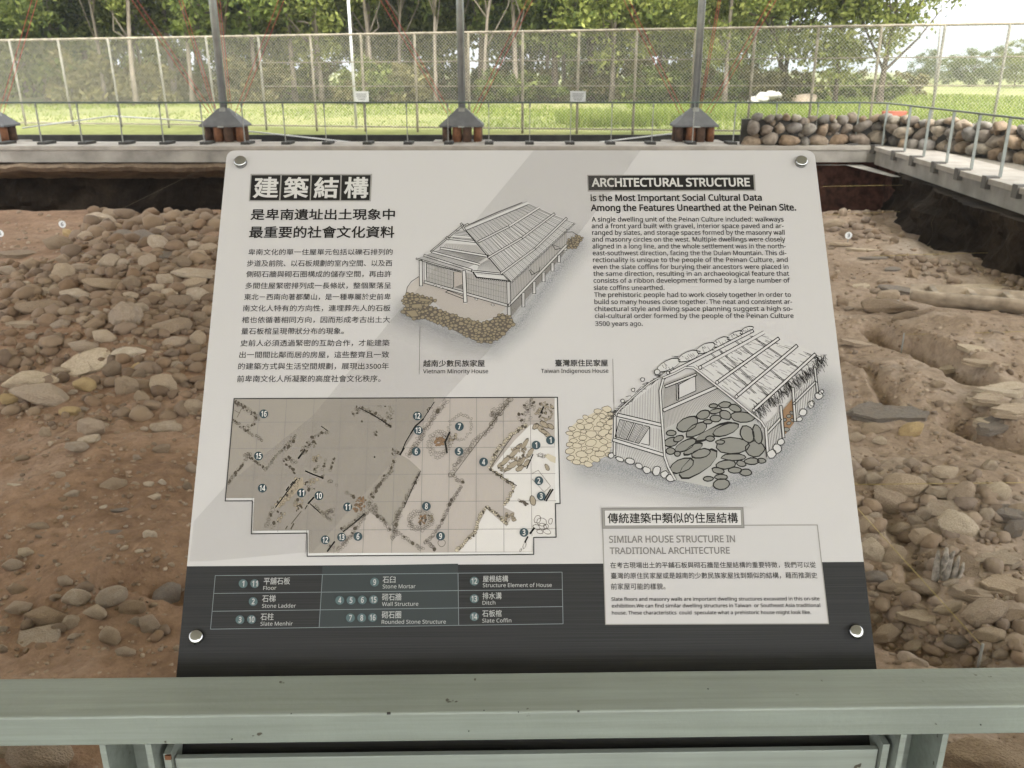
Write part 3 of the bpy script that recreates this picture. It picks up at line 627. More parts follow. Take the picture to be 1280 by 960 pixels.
for cx, cy, rx, ry, a in ((650, 395, 8, 3, -.75), (700, 350, 9, 3, -.75), (760, 300, 8, 2.6, -1), (690, 420, 8, 3.4, -.6), (740, 400, 8, 3, -.9), (790, 350, 7, 3, -1), (720, 320, 6, 2.6, -.8), (770, 410, 6, 2.6, -.9), (665, 440, 6, 2.6, -.4), (730, 440, 6, 3, -.5), (620, 420, 5, 2.6, -.6)):
    p.blob(M2(cx, cy), rx, ry, a, M['ink_brown'], tan_, .7, 5.2, 8, .12, prn)
clump(M2(715, 375), 13, 16, 46, 1.9, tan_, .7, .18); p.line(m2((805, 360), (770, 440)), 1.4, M['ink'], 6.1); clump(M2(630, 445), 6, 3, 12, 1.5, tan_, .4, .5)
for cx, cy, rx, ry, a in ((850, 215, 10, 3.2, .7), (885, 245, 9, 3, .7), (870, 190, 7, 3, .6), (905, 200, 5, 3, .5), (820, 200, 5, 3, -.7)):
    p.blob(M2(cx, cy), rx, ry, a, M['ink_brown'], tan_, .8, 5.2, 8, .1, prn)
clump(M2(875, 120), 11, 13, 46, 2, tan_, .3, .35); clump(M2(770, 120), 9, 15, 36, 1.9, None, .5, .15); clump(M2(790, 70), 4, 9, 12, 2, None, .4, .1); p.line(m2((865, 90), (850, 125)), 2.0, M['ink'], 6.2)
p.fill(m2((870, 370), (890, 355), (935, 375), (933, 410), (905, 400)), M['cobble_pale'], 5.2); p.blob(M2(887, 435), 2.5, 4.8, -.5, M['ink_brown'], tan_, .6, 5.3)
clump(M2(845, 370), 8, 3, 10, 2, None, 0, 0); p.line(m2((800, 470), (835, 450), (905, 540), (870, 575), (800, 500)), .45, M['ink_brown'], 5.3)
p.line(m2((918, 560), (880, 625)), 1.9, M['ink'], 6); p.line(m2((905, 560), (870, 620)), 1.6, M['ink'], 6); p.blob(M2(805, 625), 3.6, 7, -.3, M['ink_brown'], M['slab_tan'], .9, 5.3); chain(m2((720, 620), (780, 650)), 2, 2, None, 3, dark=.5)
for cx, cy, rx, ry in ((830, 730, 4, 5), (855, 745, 6, 5.5), (860, 770, 5, 4), (825, 775, 4.5, 3), (885, 800, 5, 3), (905, 740, 2.5, 4), (880, 770, 3, 3), (845, 800, 4, 2.5)): p.blob(M2(cx, cy), rx, ry, .3, M['ink_brown'], None, .6, 5.3, 9, .12, prn)
p.line(m2((812, 780), (790, 810)), 2.4, M['ink'], 6.1); p.line(m2((775, 830), (760, 860)), 2, M['ink'], 6.1); p.blob(M2(757, 880), 1.7, 4, .4, M['ink_brown'], None, .5, 5.3); p.blob(M2(735, 905), 1, 2, .4, M['ink_brown'], None, .5, 5.3)
for num, x, y in (('16', 278, 130), ('15', 248, 370), ('14', 270, 553), ('11', 492, 580), ('10', 592, 596), ('11', 755, 660), ('12', 628, 847), ('13', 721, 832), ('6', 814, 828)): badges.setdefault('plan', []).append((num, *M1(x, y)))
for num, x, y in (('12', 147, 142), ('13', 152, 224), ('6', 140, 344), ('7', 386, 202), ('5', 384, 344), ('4', 524, 404), ('1', 823, 308), ('1', 905, 280), ('2', 839, 511), ('3', 852, 598), ('3', 754, 805), ('8', 198, 656), ('9', 279, 826)): badges['plan'].append((num, *M2(x, y)))

# --- airbrushed grey ground tone printed round the two drawings
def halo_mat():
    m = bpy.data.materials.new('airbrush_ink'); m.use_nodes = True; t = m.node_tree; b = t.nodes['Principled BSDF']
    b.inputs['Base Color'].default_value = (.30, .31, .325, 1); b.inputs['Roughness'].default_value = .45; b.inputs['Specular IOR Level'].default_value = .2
    b.inputs['Coat Weight'].default_value = .1; b.inputs['Coat IOR'].default_value = 1.55; b.inputs['Coat Roughness'].default_value = .015
    a = t.nodes.new('ShaderNodeAttribute'); a.attribute_name = 'tone'
    tc = t.nodes.new('ShaderNodeTexCoord'); n = t.nodes.new('ShaderNodeTexNoise'); n.inputs['Scale'].default_value = 700
    mr = t.nodes.new('ShaderNodeMapRange'); mr.inputs[1].default_value = .3; mr.inputs[2].default_value = .7; mr.inputs[3].default_value = .6; mr.inputs[4].default_value = 1.3
    mu = t.nodes.new('ShaderNodeMath'); mu.operation = 'MULTIPLY'
    t.links.new(tc.outputs['Object'], n.inputs['Vector']); t.links.new(n.outputs['Fac'], mr.inputs[0]); t.links.new(mr.outputs[0], mu.inputs[0]); t.links.new(a.outputs['Fac'], mu.inputs[1])
    t.links.new(mu.outputs[0], b.inputs['Alpha']); return m
M['airbrush_ink'] = halo_mat()
def halo(name, parent, spine, r, strength, k=.5):
    """soft tone: a grid whose ink density falls off with distance from a line"""
    xs = [q[0] for q in spine]; ysx = [q[1] for q in spine]; st = 3.0
    x0, x1, y0, y1 = min(xs) - r, max(xs) + r, min(ysx) - r, max(ysx) + r
    nx, ny = int((x1 - x0) / st) + 1, int((y1 - y0) / st) + 1
    def dist(p):
        best = 1e9; P = Vector(p)
        for a, c in zip(spine[:-1], spine[1:]):
            A, Cc = Vector(a), Vector(c); d = Cc - A; t = max(0, min(1, (P - A).dot(d) / max(d.length_squared, 1e-6))); best = min(best, (P - A - d * t).length)
        return best
    vs = []; tone = []
    for j in range(ny + 1):
        for i in range(nx + 1):
            q = (x0 + (x1 - x0) * i / nx, y0 + (y1 - y0) * j / ny); vs.append(pl(*q, k)); tone.append(max(0, 1 - dist(q) / r) ** 1.4 * strength)
    fs = []
    for j in range(ny):
        for i in range(nx):
            a = j * (nx + 1) + i; f = (a, a + nx + 1, a + nx + 2, a + 1)
            if max(tone[t] for t in f) > 0: fs.append(f)
    me = bpy.data.meshes.new(name); me.from_pydata(vs, [], fs); me.materials.append(M['airbrush_ink'])
    at = me.attributes.new('tone', 'FLOAT', 'POINT'); at.data.foreach_set('value', tone)
    o = bpy.data.objects.new(name, me); C.objects.link(o); o.parent = parent; return o
hrn = random.Random(4)
def cobbles(p, poly, r, fill, n, ink, back=None, wpx=.8, k=4, flat=.75):
    if back is not None: p.fill(poly, back, k - .5)
    xs = [q[0] for q in poly]; yy = [q[1] for q in poly]; placed = []; tries = 0
    while len(placed) < n and tries < n * 60:
        tries += 1; q = (hrn.uniform(min(xs), max(xs)), hrn.uniform(min(yy), max(yy)))
        if not inside(q, poly): continue
        rr = r * hrn.uniform(.65, 1.25)
        if any((q[0] - z[0]) ** 2 + ((q[1] - z[1]) / flat) ** 2 < (.86 * (rr + z[2])) ** 2 for z in placed): continue
        placed.append((*q, rr)); p.blob(q, rr, rr * flat, hrn.uniform(-.5, .5), ink, fill, wpx, k, 8, .14, hrn)

# --- drawing of the longhouse with the cobbled yard
H1 = lambda x, y: (490 + x / 4.923, 220 + y / 4.923)
def h1(*q): return [H1(*t) for t in q]
p = part('longhouse_drawing'); I = M['ink']; W_ = M['roof_ink']; lw = .72
p.fill(h1((165, 625), (95, 690), (85, 740), (190, 745), (270, 790), (330, 850), (520, 905), (640, 870), (690, 830), (705, 800), (460, 730), (215, 655)), M['yard_ink'], 1.2)
p.line(h1((165, 625), (120, 655), (95, 690), (85, 740)), .7, I, 2)
p.fill(h1((215, 535), (370, 590), (460, 600), (710, 655), (712, 805), (460, 735), (215, 660)), M['wall_ink'], 1.5)
p.fill(h1((730, 655), (1070, 340), (1072, 432), (722, 800)), M['wall_ink'], 1.5)
p.fill(h1((720, 800), (1072, 432), (1072, 465), (725, 880)), M['line_grey'], 1.4)
p.hatch(H1(215, 540), H1(370, 592), H1(215, 655), H1(370, 700), 17, .45, M['ink_grey']); p.hatch(H1(460, 600), H1(706, 655), H1(460, 735), H1(708, 795), 24, .45, M['ink_grey'])
for t in (.25, .5, .75): p.line([lerp2(H1(215, 540), H1(215, 655), t), lerp2(H1(370, 592), H1(370, 700), t)], .35, M['ink_grey']); p.line([lerp2(H1(460, 600), H1(460, 735), t), lerp2(H1(706, 655), H1(708, 795), t)], .35, M['ink_grey'])
p.hatch(H1(732, 655), H1(1070, 345), H1(724, 790), H1(1070, 425), 34, .45, M['ink_grey'])
p.fill(h1((380, 598), (435, 592), (437, 705), (382, 690)), M['yard_ink'], 2.5); p.fill(h1((385, 690), (432, 670), (437, 705)), M['line_grey'], 2.7)
p.line(h1((380, 690), (380, 598)), .8, I, 3)
for a, c in (((330, 720), (380, 690)), ((330, 720), (440, 762)), ((340, 708), (440, 745)), ((355, 700), (440, 728))): p.line(h1(a, c), .7, I, 3)
for x, y0, y1 in ((808, 722, 812), (875, 655, 730), (932, 598, 658), (987, 540, 592), (1027, 492, 538), (1066, 440, 466)): p.pole(H1(x, y0), H1(x, y1), 3.6, W_, I, 3, lw)
for q in range(60):
    t = hrn.random(); z = lerp2(H1(740, 880), H1(1075, 470), t); p.blob((z[0] + hrn.uniform(-9, 1), z[1] + hrn.uniform(-10, 2)), .4, .3, 0, None, I, .3, 2.2, 5)
p.pole(H1(716, 655), H1(722, 882), 4.2, W_, I, 3, lw); p.pole(H1(206, 530), H1(208, 660), 2.4, W_, I, 3, lw)
p.pole(H1(200, 658), H1(718, 805), 3.2, W_, I, 4, lw); p.pole(H1(716, 806), H1(1074, 432), 2.8, W_, I, 4, lw)
p.pole(H1(178, 525), H1(180, 684), 3.8, W_, I, 5, lw); p.pole(H1(443, 590), H1(452, 784), 4.2, W_, I, 5, lw)
for x, y in ((265, 680), (305, 693), (520, 765), (620, 800)): p.blob(H1(x, y), 2, 1.1, .2, I, W_, .5, 5)
p.line(h1((845, 585), (860, 615), (905, 590), (910, 565)), .8, I, 3.5); p.line(h1((850, 580), (880, 610)), .6, I, 3.5); p.line(h1((985, 430), (1005, 460), (1040, 450)), .8, I, 3.5); p.line(h1((990, 430), (1030, 445)), .6, I, 3.5)
# gable and lean-to roof
p.fill(h1((430, 320), (455, 345), (600, 515), (540, 552), (310, 452), (340, 390)), W_, 5.2)
p.fill(h1((335, 420), (520, 432), (578, 495), (310, 452)), M['wall_ink'], 5.4); p.hatch(H1(330, 425), H1(520, 435), H1(315, 452), H1(572, 492), 22, .4, M['ink_grey'], 5.6)
p.hatch(H1(405, 345), H1(385, 370), H1(460, 350), H1(480, 378), 3, .6, I, 5.6); p.hatch(H1(375, 385), H1(360, 400), H1(500, 395), H1(510, 408), 2, .5, I, 5.6)
p.fill(h1((150, 515), (240, 470), (310, 452), (590, 500), (535, 552), (490, 588), (425, 597)), W_, 5.2)
p.hatch(H1(310, 455), H1(588, 503), H1(155, 517), H1(425, 595), 42, .42, M['ink_grey'], 5.6)
p.fill(h1((490, 585), (535, 550), (600, 515), (682, 612), (700, 640), (530, 632)), W_, 5.2); p.hatch(H1(538, 552), H1(600, 516), H1(515, 612), H1(690, 620), 20, .42, M['ink_grey'], 5.6)
p.line(h1((500, 600), (520, 630), (690, 650), (720, 655)), 1.5, I, 5.7)
for i in range(20): p.blob(H1(215 + i * 10.5, 545 + i * 2.6), .75, .75, 0, I, W_, .45, 6)
for i in range(16): p.blob(H1(525 + i * 12.5, 636 + i * 1.4), .8, .8, 0, I, W_, .45, 6)
p.pole(H1(345, 392), H1(512, 412), 2.4, W_, I, 6, lw); p.pole(H1(298, 452), H1(592, 502), 2.6, W_, I, 6, lw); p.pole(H1(245, 474), H1(538, 552), 2.6, W_, I, 6, lw); p.pole(H1(198, 496), H1(492, 588), 2.6, W_, I, 6, lw); p.pole(H1(150, 516), H1(425, 596), 1.6, W_, I, 6, lw); p.pole(H1(490, 592), H1(682, 612), 2, W_, I, 6, lw)
# big thatched slope
p.fill(h1((455, 345), (838, 178), (1124, 297), (728, 658), (680, 610), (600, 515)), W_, 5.3)
for i in range(58):
    t = (i + .5) / 58; a = lerp2((455, 345), (838, 178), t); c = lerp2((728, 658), (1124, 297), t)
    md = lerp2(a, c, .5); md = (md[0] + hrn.uniform(-4, 4), md[1] + hrn.uniform(-2, 5))
    p.line(h1(a, md, c), .5, M['ink_grey'] if i % 3 else I, 5.8)
for i in range(36):
    t = i / 35; z = lerp2((735, 660), (1120, 302), t); p.blob(H1(*z), .95, .95, 0, I, W_, .5, 6.2)
p.line(h1((455, 345), (600, 515), (682, 612), (728, 658)), 1.1, I, 6.2)
for a, m_, c in (((530, 415), (720, 320), (905, 204)), ((590, 512), (800, 390), (1000, 240)), ((668, 610), (880, 455), (1074, 268))):
    p.pole(H1(*a), H1(*m_), 2.5, W_, I, 7, lw); p.pole(H1(*m_), H1(*c), 2.5, W_, I, 7, lw)
p.pole(H1(445, 338), H1(835, 176), 3.8, W_, I, 7, lw); p.line(h1((470, 310), (640, 235), (800, 172)), .8, I, 7); p.pole(H1(430, 318), H1(240, 474), 1.8, W_, I, 7, lw)
p.pole(H1(425, 300), H1(450, 345), 2.2, W_, I, 8.2, lw); p.pole(H1(440, 310), H1(400, 345), 2, W_, I, 8.2, lw); p.pole(H1(450, 315), H1(470, 305), 2, W_, I, 8.2, lw); p.pole(H1(335, 385), H1(352, 400), 2, W_, I, 8.2, lw)
# cobbled yard wall
band = [Z4(*q) for q in ((62, 150), (90, 118), (150, 132), (245, 160), (200, 188), (270, 215), (380, 255), (500, 285), (545, 270), (605, 232), (660, 255), (676, 290), (600, 370), (530, 398), (470, 388), (330, 320), (200, 262), (125, 268), (52, 226), (75, 195), (60, 168))]
cobbles(p, band, 2.7, M['cobble_ink'], 400, M['ink_brown'], M['ink_brown'], .75, 4)
for q in (((110, 185), (165, 180), (170, 205), (110, 205)), ((75, 222), (130, 215), (150, 250), (110, 255)), ((155, 148), (225, 160), (200, 172), (150, 165))): p.fill([Z4(*z) for z in q], M['cobble_ink'], 5.4); p.line([Z4(*z) for z in q], .8, M['ink_brown'], 6.2, True)
cobbles(p, h1((1080, 400), (1140, 370), (1172, 385), (1135, 450), (1075, 450)), 2, M['cobble_ink'], 40, M['ink_brown'], M['ink_brown'], .6, 2.2); p.line(h1((1075, 352), (1110, 350), (1140, 370)), .7, I, 2.4)
# --- drawing of the thatched house with the slab floor
H2 = lambda x, y: (690 + x / 3.556, 400 + y / 3.556)
def h2(*q): return [H2(*t) for t in q]
p = part('thatched_house_drawing'); lw = 1.0
cobbles(p, h2((72, 545), (75, 485), (110, 455), (200, 405), (262, 395), (268, 500), (255, 600), (150, 648), (82, 635)), 6.0, M['cobble_pale'], 70, M['ink_brown'], M['cobble_pale'], .7, 2, .62)
p.fill(h2((490, 300), (640, 225), (930, 470), (945, 610), (870, 640), (700, 745), (550, 712), (495, 480)), M['slab_gap'], 1.2)
p.fill(h2((495, 280), (630, 230), (770, 345), (500, 490)), M['wall_ink'], 1.6)
p.hatch(H2(497, 285), H2(640, 232), H2(500, 485), H2(768, 345), 42, .5, M['ink_grey'], 2)
p.pole(H2(500, 300), H2(640, 245), 3, W_, I, 3, lw); p.pole(H2(492, 405), H2(730, 300), 4.2, W_, I, 3, lw); p.fill(h2((562, 290), (635, 250), (637, 318), (562, 352)), M['panel'], 3.4); p.line(h2((562, 290), (635, 250), (637, 318), (562, 352)), .8, I, 4, True); p.pole(H2(553, 285), H2(555, 360), 2, W_, I, 4, lw)
slabs = [(800, 560, 78, 38, 0), (645, 645, 105, 40, -.6), (715, 500, 95, 20, -.45), (600, 465, 55, 30, -.5), (640, 490, 55, 26, -.5), (900, 575, 44, 36, 0), (575, 650, 56, 30, -.4), (590, 560, 55, 22, -.5), (528, 545, 34, 20, -.3), (625, 575, 50, 18, -.5), (660, 595, 45, 20, -.2), (770, 490, 62, 25, -.4), (865, 510, 30, 40, -.4), (910, 510, 22, 45, -.2), (845, 435, 55, 24, .1), (670, 425, 32, 20, -.3), (725, 440, 26, 16, 0), (768, 425, 28, 20, .4), (725, 408, 28, 11, -.2), (765, 380, 28, 15, -.1), (715, 385, 20, 10, 0), (810, 395, 30, 16, .3), (805, 612, 58, 15, 0), (770, 645, 46, 20, -.1), (838, 640, 22, 14, .3), (885, 630, 34, 15, 0), (928, 628, 20, 12, 0), (748, 700, 30, 12, 0), (735, 672, 28, 14, .2), (810, 670, 30, 14, 0), (858, 680, 28, 16, 0), (692, 708, 24, 11, 0), (750, 732, 38, 24, 0), (528, 505, 22, 13, 0), (525, 585, 22, 16, 0), (555, 597, 14, 12, 0), (560, 530, 24, 14, -.4), (700, 530, 20, 12, 0), (690, 455, 20, 10, 0), (745, 545, 20, 10, 0)]
for i, (x, y, a, c, g) in enumerate(slabs): p.blob(H2(x, y), a / 3.7, c / 3.7, g, I, M['slab_ink'] if i % 7 else M['slab_ink'], 1.5, 1.9 + .045 * i, 11, .07, hrn)
p.fill(h2((270, 425), (300, 395), (360, 320), (470, 262), (492, 262), (482, 330), (490, 470), (500, 620), (552, 712), (500, 700), (380, 645), (262, 600)), W_, 3.6)
p.hatch(H2(300, 415), H2(485, 265), H2(300, 430), H2(488, 465), 26, .5, M['ink_grey'], 4); p.hatch(H2(275, 545), H2(495, 612), H2(275, 600), H2(545, 705), 30, .5, M['ink_grey'], 4); p.hatch(H2(435, 480), H2(490, 490), H2(435, 565), H2(495, 590), 8, .5, M['ink_grey'], 4)
p.line(h2((275, 430), (300, 400), (360, 345), (430, 285), (470, 262), (500, 262)), 2.6, I, 4.6); p.line(h2((275, 430), (300, 400), (360, 345), (430, 285), (470, 262), (500, 262)), 1.2, W_, 5.6)
p.pole(H2(278, 425), H2(276, 605), 3.4, W_, I, 5, lw); p.fill(h2((300, 445), (432, 478), (384, 552), (278, 522)), W_, 5.2)
p.hatch(H2(300, 447), H2(432, 478), H2(280, 520), H2(384, 550), 22, .5, I, 5.6); p.line(h2((300, 445), (432, 478), (384, 552), (278, 522)), .8, I, 6.4, True)
for t in (.2, .5, .8): p.pole(lerp2(H2(300, 445), H2(432, 478), t), lerp2(H2(280, 520), H2(384, 550), t), 1.7, W_, I, 6.6, .6)
p.line(h2((432, 480), (430, 560), (395, 552)), .8, I, 6.5); p.pole(H2(288, 425), H2(490, 472), 4.2, W_, I, 7, lw); p.pole(H2(268, 535), H2(500, 605), 4.2, W_, I, 7, lw)
for x, y, a, c in ((262, 606, 13, 12), (300, 622, 19, 10), (345, 630, 20, 13), (385, 652, 17, 12), (420, 670, 20, 15), (462, 672, 18, 22), (498, 690, 18, 16), (525, 705, 20, 15)): p.blob(H2(x, y), a / 3.556, c / 3.556, .3, I, W_, 1.0, 7, 8, .15, hrn)
# roof slope
p.fill(h2((480, 255), (545, 195), (640, 130), (780, 70), (885, 38), (1010, 85), (1085, 115), (1168, 152), (1210, 175), (1060, 300), (900, 412), (790, 330), (690, 262), (640, 222), (600, 214), (545, 240)), W_, 5)
for i in range(150):
    t = hrn.random(); u = hrn.random(); a = lerp2((620, 205), (900, 60), t); c = lerp2((900, 405), (1190, 170), t); q = lerp2(a, c, u); e = lerp2(q, (q[0] + (c[0] - a[0]) * .12, q[1] + (c[1] - a[1]) * .12), 1)
    p.line(h2(q, (e[0] + hrn.uniform(-4, 4), e[1] + hrn.uniform(-3, 3))), .42, M['ink_grey'] if i % 2 else I, 5.6)
for i in range(170):                                           # ragged thatch fringe on the eave and behind the ridge
    t = hrn.random(); q = lerp2((885, 405), (1200, 165), t); q = (q[0] + hrn.uniform(-14, 14), q[1] + hrn.uniform(-10, 16)); p.line(h2(q, (q[0] + hrn.uniform(6, 30), q[1] + hrn.uniform(14, 48))), .5, I, 6)
for i in range(120):
    t = hrn.random(); q = lerp2((255, 440), (560, 178), t); q = (q[0] + hrn.uniform(-10, 14), q[1] + hrn.uniform(-14, 8)); p.line(h2(q, (q[0] - hrn.uniform(8, 30), q[1] + hrn.uniform(-3, 24))), .5, I, 3.4)
for i in range(40): q = (hrn.uniform(1160, 1215), hrn.uniform(155, 190)); p.line(h2(q, (q[0] + hrn.uniform(-20, 22), q[1] + hrn.uniform(-8, 26))), .5, I, 6)
for a, c in (((735, 132), (1000, 378)), ((815, 100), (1070, 312)), ((880, 75), (1140, 250)), ((700, 150), (900, 330))):
    for o_ in (-4, 4): p.line(h2((a[0] + o_, a[1]), (c[0] + o_, c[1])), .6, I, 6.4)
for a, c in (((655, 216), (938, 60)), ((730, 282), (1004, 86)), ((815, 345), (1085, 118)), ((892, 406), (1166, 156)), ((515, 243), (890, 52))): p.pole(H2(*a), H2(*c), 3.7, W_, I, 7.4, lw); p.blob(H2(*a), 2.1, 2.3, 0, I, W_, .9, 9.2)
for x, y, a, c in ((515, 205, 55, 22), (605, 165, 50, 20), (680, 130, 44, 19), (745, 102, 40, 17), (810, 73, 38, 15), (862, 50, 32, 13)):
    p.blob(H2(x, y), a / 3.556, c / 3.556, -.42, I, W_, .9, 7, 12, .08, hrn)
    for i in range(9): q = (x + hrn.uniform(-a, a) * .7, y + hrn.uniform(-c, c) * .6); p.line(h2(q, (q[0] + hrn.uniform(4, 10), q[1] + hrn.uniform(6, 14))), .45, I, 8)
arch = h2((492, 262), (545, 240), (590, 216), (625, 218), (655, 240), (690, 268), (780, 338), (880, 420), (925, 455), (940, 480))
p.line(arch, 3.4, I, 9); p.line(arch, 1.9, W_, 10)
pst = h2((492, 268), (478, 318), (484, 420), (492, 520), (498, 610), (515, 660), (545, 712)); p.line(pst, 3.6, I, 8); p.line(pst, 2.1, W_, 9)
for x, y, q in ((466, 236, 3.6), (400, 270, 2.4), (358, 316, 2.4), (312, 364, 2.4), (512, 240, 2)): p.blob(H2(x, y), q, q, 0, I, W_, .9, 10)
# right-hand wall
p.fill(h2((940, 478), (1015, 400), (1025, 528), (955, 612)), W_, 6.2); p.hatch(H2(945, 475), H2(1012, 405), H2(958, 600), H2(1022, 525), 10, .5, I, 6.6)
p.fill(h2((1065, 340), (1170, 235), (1175, 328), (1075, 455)), W_, 6.2); p.hatch(H2(1068, 345), H2(1168, 240), H2(1075, 450), H2(1174, 325), 14, .5, I, 6.6)
p.fill(h2((1022, 405), (1066, 350), (1075, 455), (1030, 515)), M['mortar_ink'], 5.9); cobbles(p, h2((1025, 440), (1068, 410), (1072, 460), (1035, 505)), 4, M['slab_ink'], 6, I, None, .8, 6)
p.pole(H2(948, 512), H2(1012, 442), 3.2, W_, I, 7.5, lw); p.pole(H2(1068, 378), H2(1168, 278), 3, W_, I, 7.5, lw)
p.pole(H2(945, 478), H2(955, 612), 3, W_, I, 8.5, lw); p.pole(H2(1012, 385), H2(1025, 528), 3.2, W_, I, 8.5, lw); p.pole(H2(1066, 305), H2(1076, 456), 3.2, W_, I, 8.5, lw); p.pole(H2(1162, 215), H2(1176, 330), 2.6, W_, I, 8.5, lw)
for x, y, a, c in ((970, 598, 20, 18), (995, 575, 18, 20), (1012, 545, 16, 14), (1095, 445, 14, 10), (1110, 415, 18, 15), (1145, 380, 15, 16), (1150, 375, 12, 12), (1180, 340, 18, 16), (1190, 325, 12, 9)): p.blob(H2(x, y), a / 3.556, c / 3.556, -.5, I, W_, 1.0, 9, 8, .15, hrn)

# --- number badges, then everything onto the board
flush_texts()
PART = {}
for name, pr in T.items(): PART[name] = pr.build(name.rstrip('_'), parent=sign)
def badge(num, x, y, parent, face, ink):
    q = Print(); q.blob((x, y), 5.5, 5.5, 0, None, face, .5, 8, 20, 0)
    h = 6.6; wd = (3.6 if len(num) == 1 else 7.0) * (.75 if num == '1' else 1)
    text(q, num, x - wd / 2, x + wd / 2, y + h / 2, y + h / 2, h, ink, .022, 10)
    return q
bl = []
for key, par, face in (('plan', 'site_plan', M['badge']), ('band', 'legend_table', M['badge_band'])):
    for num, x, y in badges[key]: bl.append((badge(num, x, y, PART[par], face, M['reverse'] if key == 'plan' else M['text_band']), PART[par]))
flush_texts()
for q, par in bl: q.build('number_marker', parent=par)
halo('printed_ground_tone', PART['longhouse_drawing'], [Z4(60, 240), Z4(330, 350), Z4(560, 400), Z4(700, 290), H1(1000, 610), H1(1140, 430)], 28, .5)
halo('printed_ground_tone', PART['thatched_house_drawing'], [H2(160, 640), H2(420, 690), H2(700, 760), H2(960, 680), H2(1160, 420), H2(1200, 330)], 40, .55)
# dome-headed screws on short stand-offs
for x, y in ((301.8, 204.8), (1000.3, 204.3), (247, 796.5), (1068.3, 790)):
    q = MB(); n = 24; vs = []; fs = []
    prof = [(0.0095, 0.0), (.0095, .0045), (.0089, .0060), (.0068, .0071), (.0036, .0077)]
    for r_, z_ in prof:
        for k in range(n): vs.append((r_ * math.cos(2 * math.pi * k / n), r_ * math.sin(2 * math.pi * k / n), z_))
    for i in range(len(prof) - 1):
        for k in range(n): fs.append((i * n + k, i * n + (k + 1) % n, (i + 1) * n + (k + 1) % n, (i + 1) * n + k))
    fs.append(tuple((len(prof) - 1) * n + k for k in range(n))); q.add(vs, fs, M['screw'], True)
    o = q.build('screw', parent=sign); u, v = buv(x, y); o.location = (u, v + BL, .0025)

# ------------------------------------------------------------------ the viewing platform's guard rail in front of the sign
ta = at_z(640, 891, .83); bkt = .896
RZ = None
r1 = ray(640, 840.6); t1 = 1.085; Pb = CAM + r1 * t1                 # back upper edge of the rail
zt = Pb.z; Lb = at_z(0, 848.2, zt); Rb = at_z(1280, 833.4, zt); Lf = at_z(0, 893.2, zt); Rf = at_z(1280, 886.2, zt)
rdir = (Rb - Lb); rdir.z = 0; rdir.normalize(); rn_ = Vector((-rdir.y, rdir.x, 0))
fr = ((Lf + Rf) / 2); dep = (Pb - fr).dot(rn_); zb = at_y(640, 925.5, fr.y).z; rh = zt - zb
rang = math.atan2(rdir.y, rdir.x); RM = Matrix.Rotation(rang, 3, 'Z')
rail = empty('guard_rail', (fr.x, fr.y + .03, 0), 'pale green painted steel rail across the foreground below the sign', 'railing', rot=(0, 0, rang))
def rl(P): return RM.transposed() @ (Vector(P) - Vector((fr.x, fr.y + .03, 0)))
b = MB(); yc = rl(fr).y + dep / 2; b.box((0, yc, zt - rh / 2), (7.0, dep, rh), M['rail_paint'], bev=.0025); b.build('top_rail', parent=rail)
b = MB()
for x, y, s_ in ((486, 891.5, 2.6), (723, 889, 1.6), (648, 890, .8), (364, 892, .7), (1226, 906, .8), (605, 888, .7), (586, 914, .7), (1170, 905, .6), (885, 861, .8), (290, 924, .8)):
    Yv = fr.y - .0006; 
    P = at_z(x, y, zt + .0008) if y < 889 else at_y(x, y, (fr + rdir * ((x - 640) / F)).y - .0012); P = rl(P)
    b.box(P, (s_ * .0016, .0014, s_ * .001), M['chip'])
b.build('paint_chip', parent=rail)
zl = at_y(640, 943, fr.y + .028).z
xl_, xr_ = rl(at_y(222, 945, fr.y + .03)).x, rl(at_y(1100, 945, fr.y + .03)).x
b = MB(); b.box(((xl_ + xr_) / 2, rl((0, fr.y + .028, 0)).y + .004, zl - .05), (xr_ - xl_, .008, .10), M['rail_plate'], bev=.001); b.build('lower_plate', parent=rail)
for side, (xa, xb) in ((-1, (131, 187)), (1, (1127, 1180))):
    x0 = rl(at_y(xa, 942, fr.y + .012)).x; x1 = rl(at_y(xb, 942, fr.y + .012)).x; y0 = rl((0, fr.y + .012, 0)).y; th = .0072
    b = MB(); b.box(((x0 + x1 + th) / 2, y0 + .068, zb / 2 - .001), (x1 - x0 + th, .008, zb - .002), M['rail_plate']); po = b.build('post', parent=rail)
    for xx in (x0, x1):
        b = MB(); zt2 = zb - .010
        pr = [(y0, 0), (y0 + .0635, 0), (y0 + .0635, zb - .002), (y0 + .014, zb - .002), (y0, zt2)]
        b.add([(xx, yy, zz) for yy, zz in pr] + [(xx + th, yy, zz) for yy, zz in pr], [(0, 1, 2, 3, 4), (9, 8, 7, 6, 5)] + [(i + 5, (i + 1) % 5 + 5, (i + 1) % 5, i) for i in range(5)], M['rail_plate'])
        b.build('flange', parent=po)
    b = MB(); b.box(((x0 + x1) / 2, y0 + .03, .004), (.16, .14, .008), M['rail_plate']); b.build('foot_plate', parent=po)
    # angled bracket that carries the sign
    xe = xl_ - .006 if side < 0 else xr_ + .006
    b = MB(); b.box((xe, rl((0, fr.y + .03, 0)).y + .02, zl - .045), (.008, .055, .115), M['rail_plate']); b.build('end_plate', parent=rail)
b = MB(); b.box((xl_ - .004, rl((0, fr.y + .03, 0)).y - .009, zl + .009), (.007, .003, .006), M['rust']); b.build('rust_spot', parent=rail)

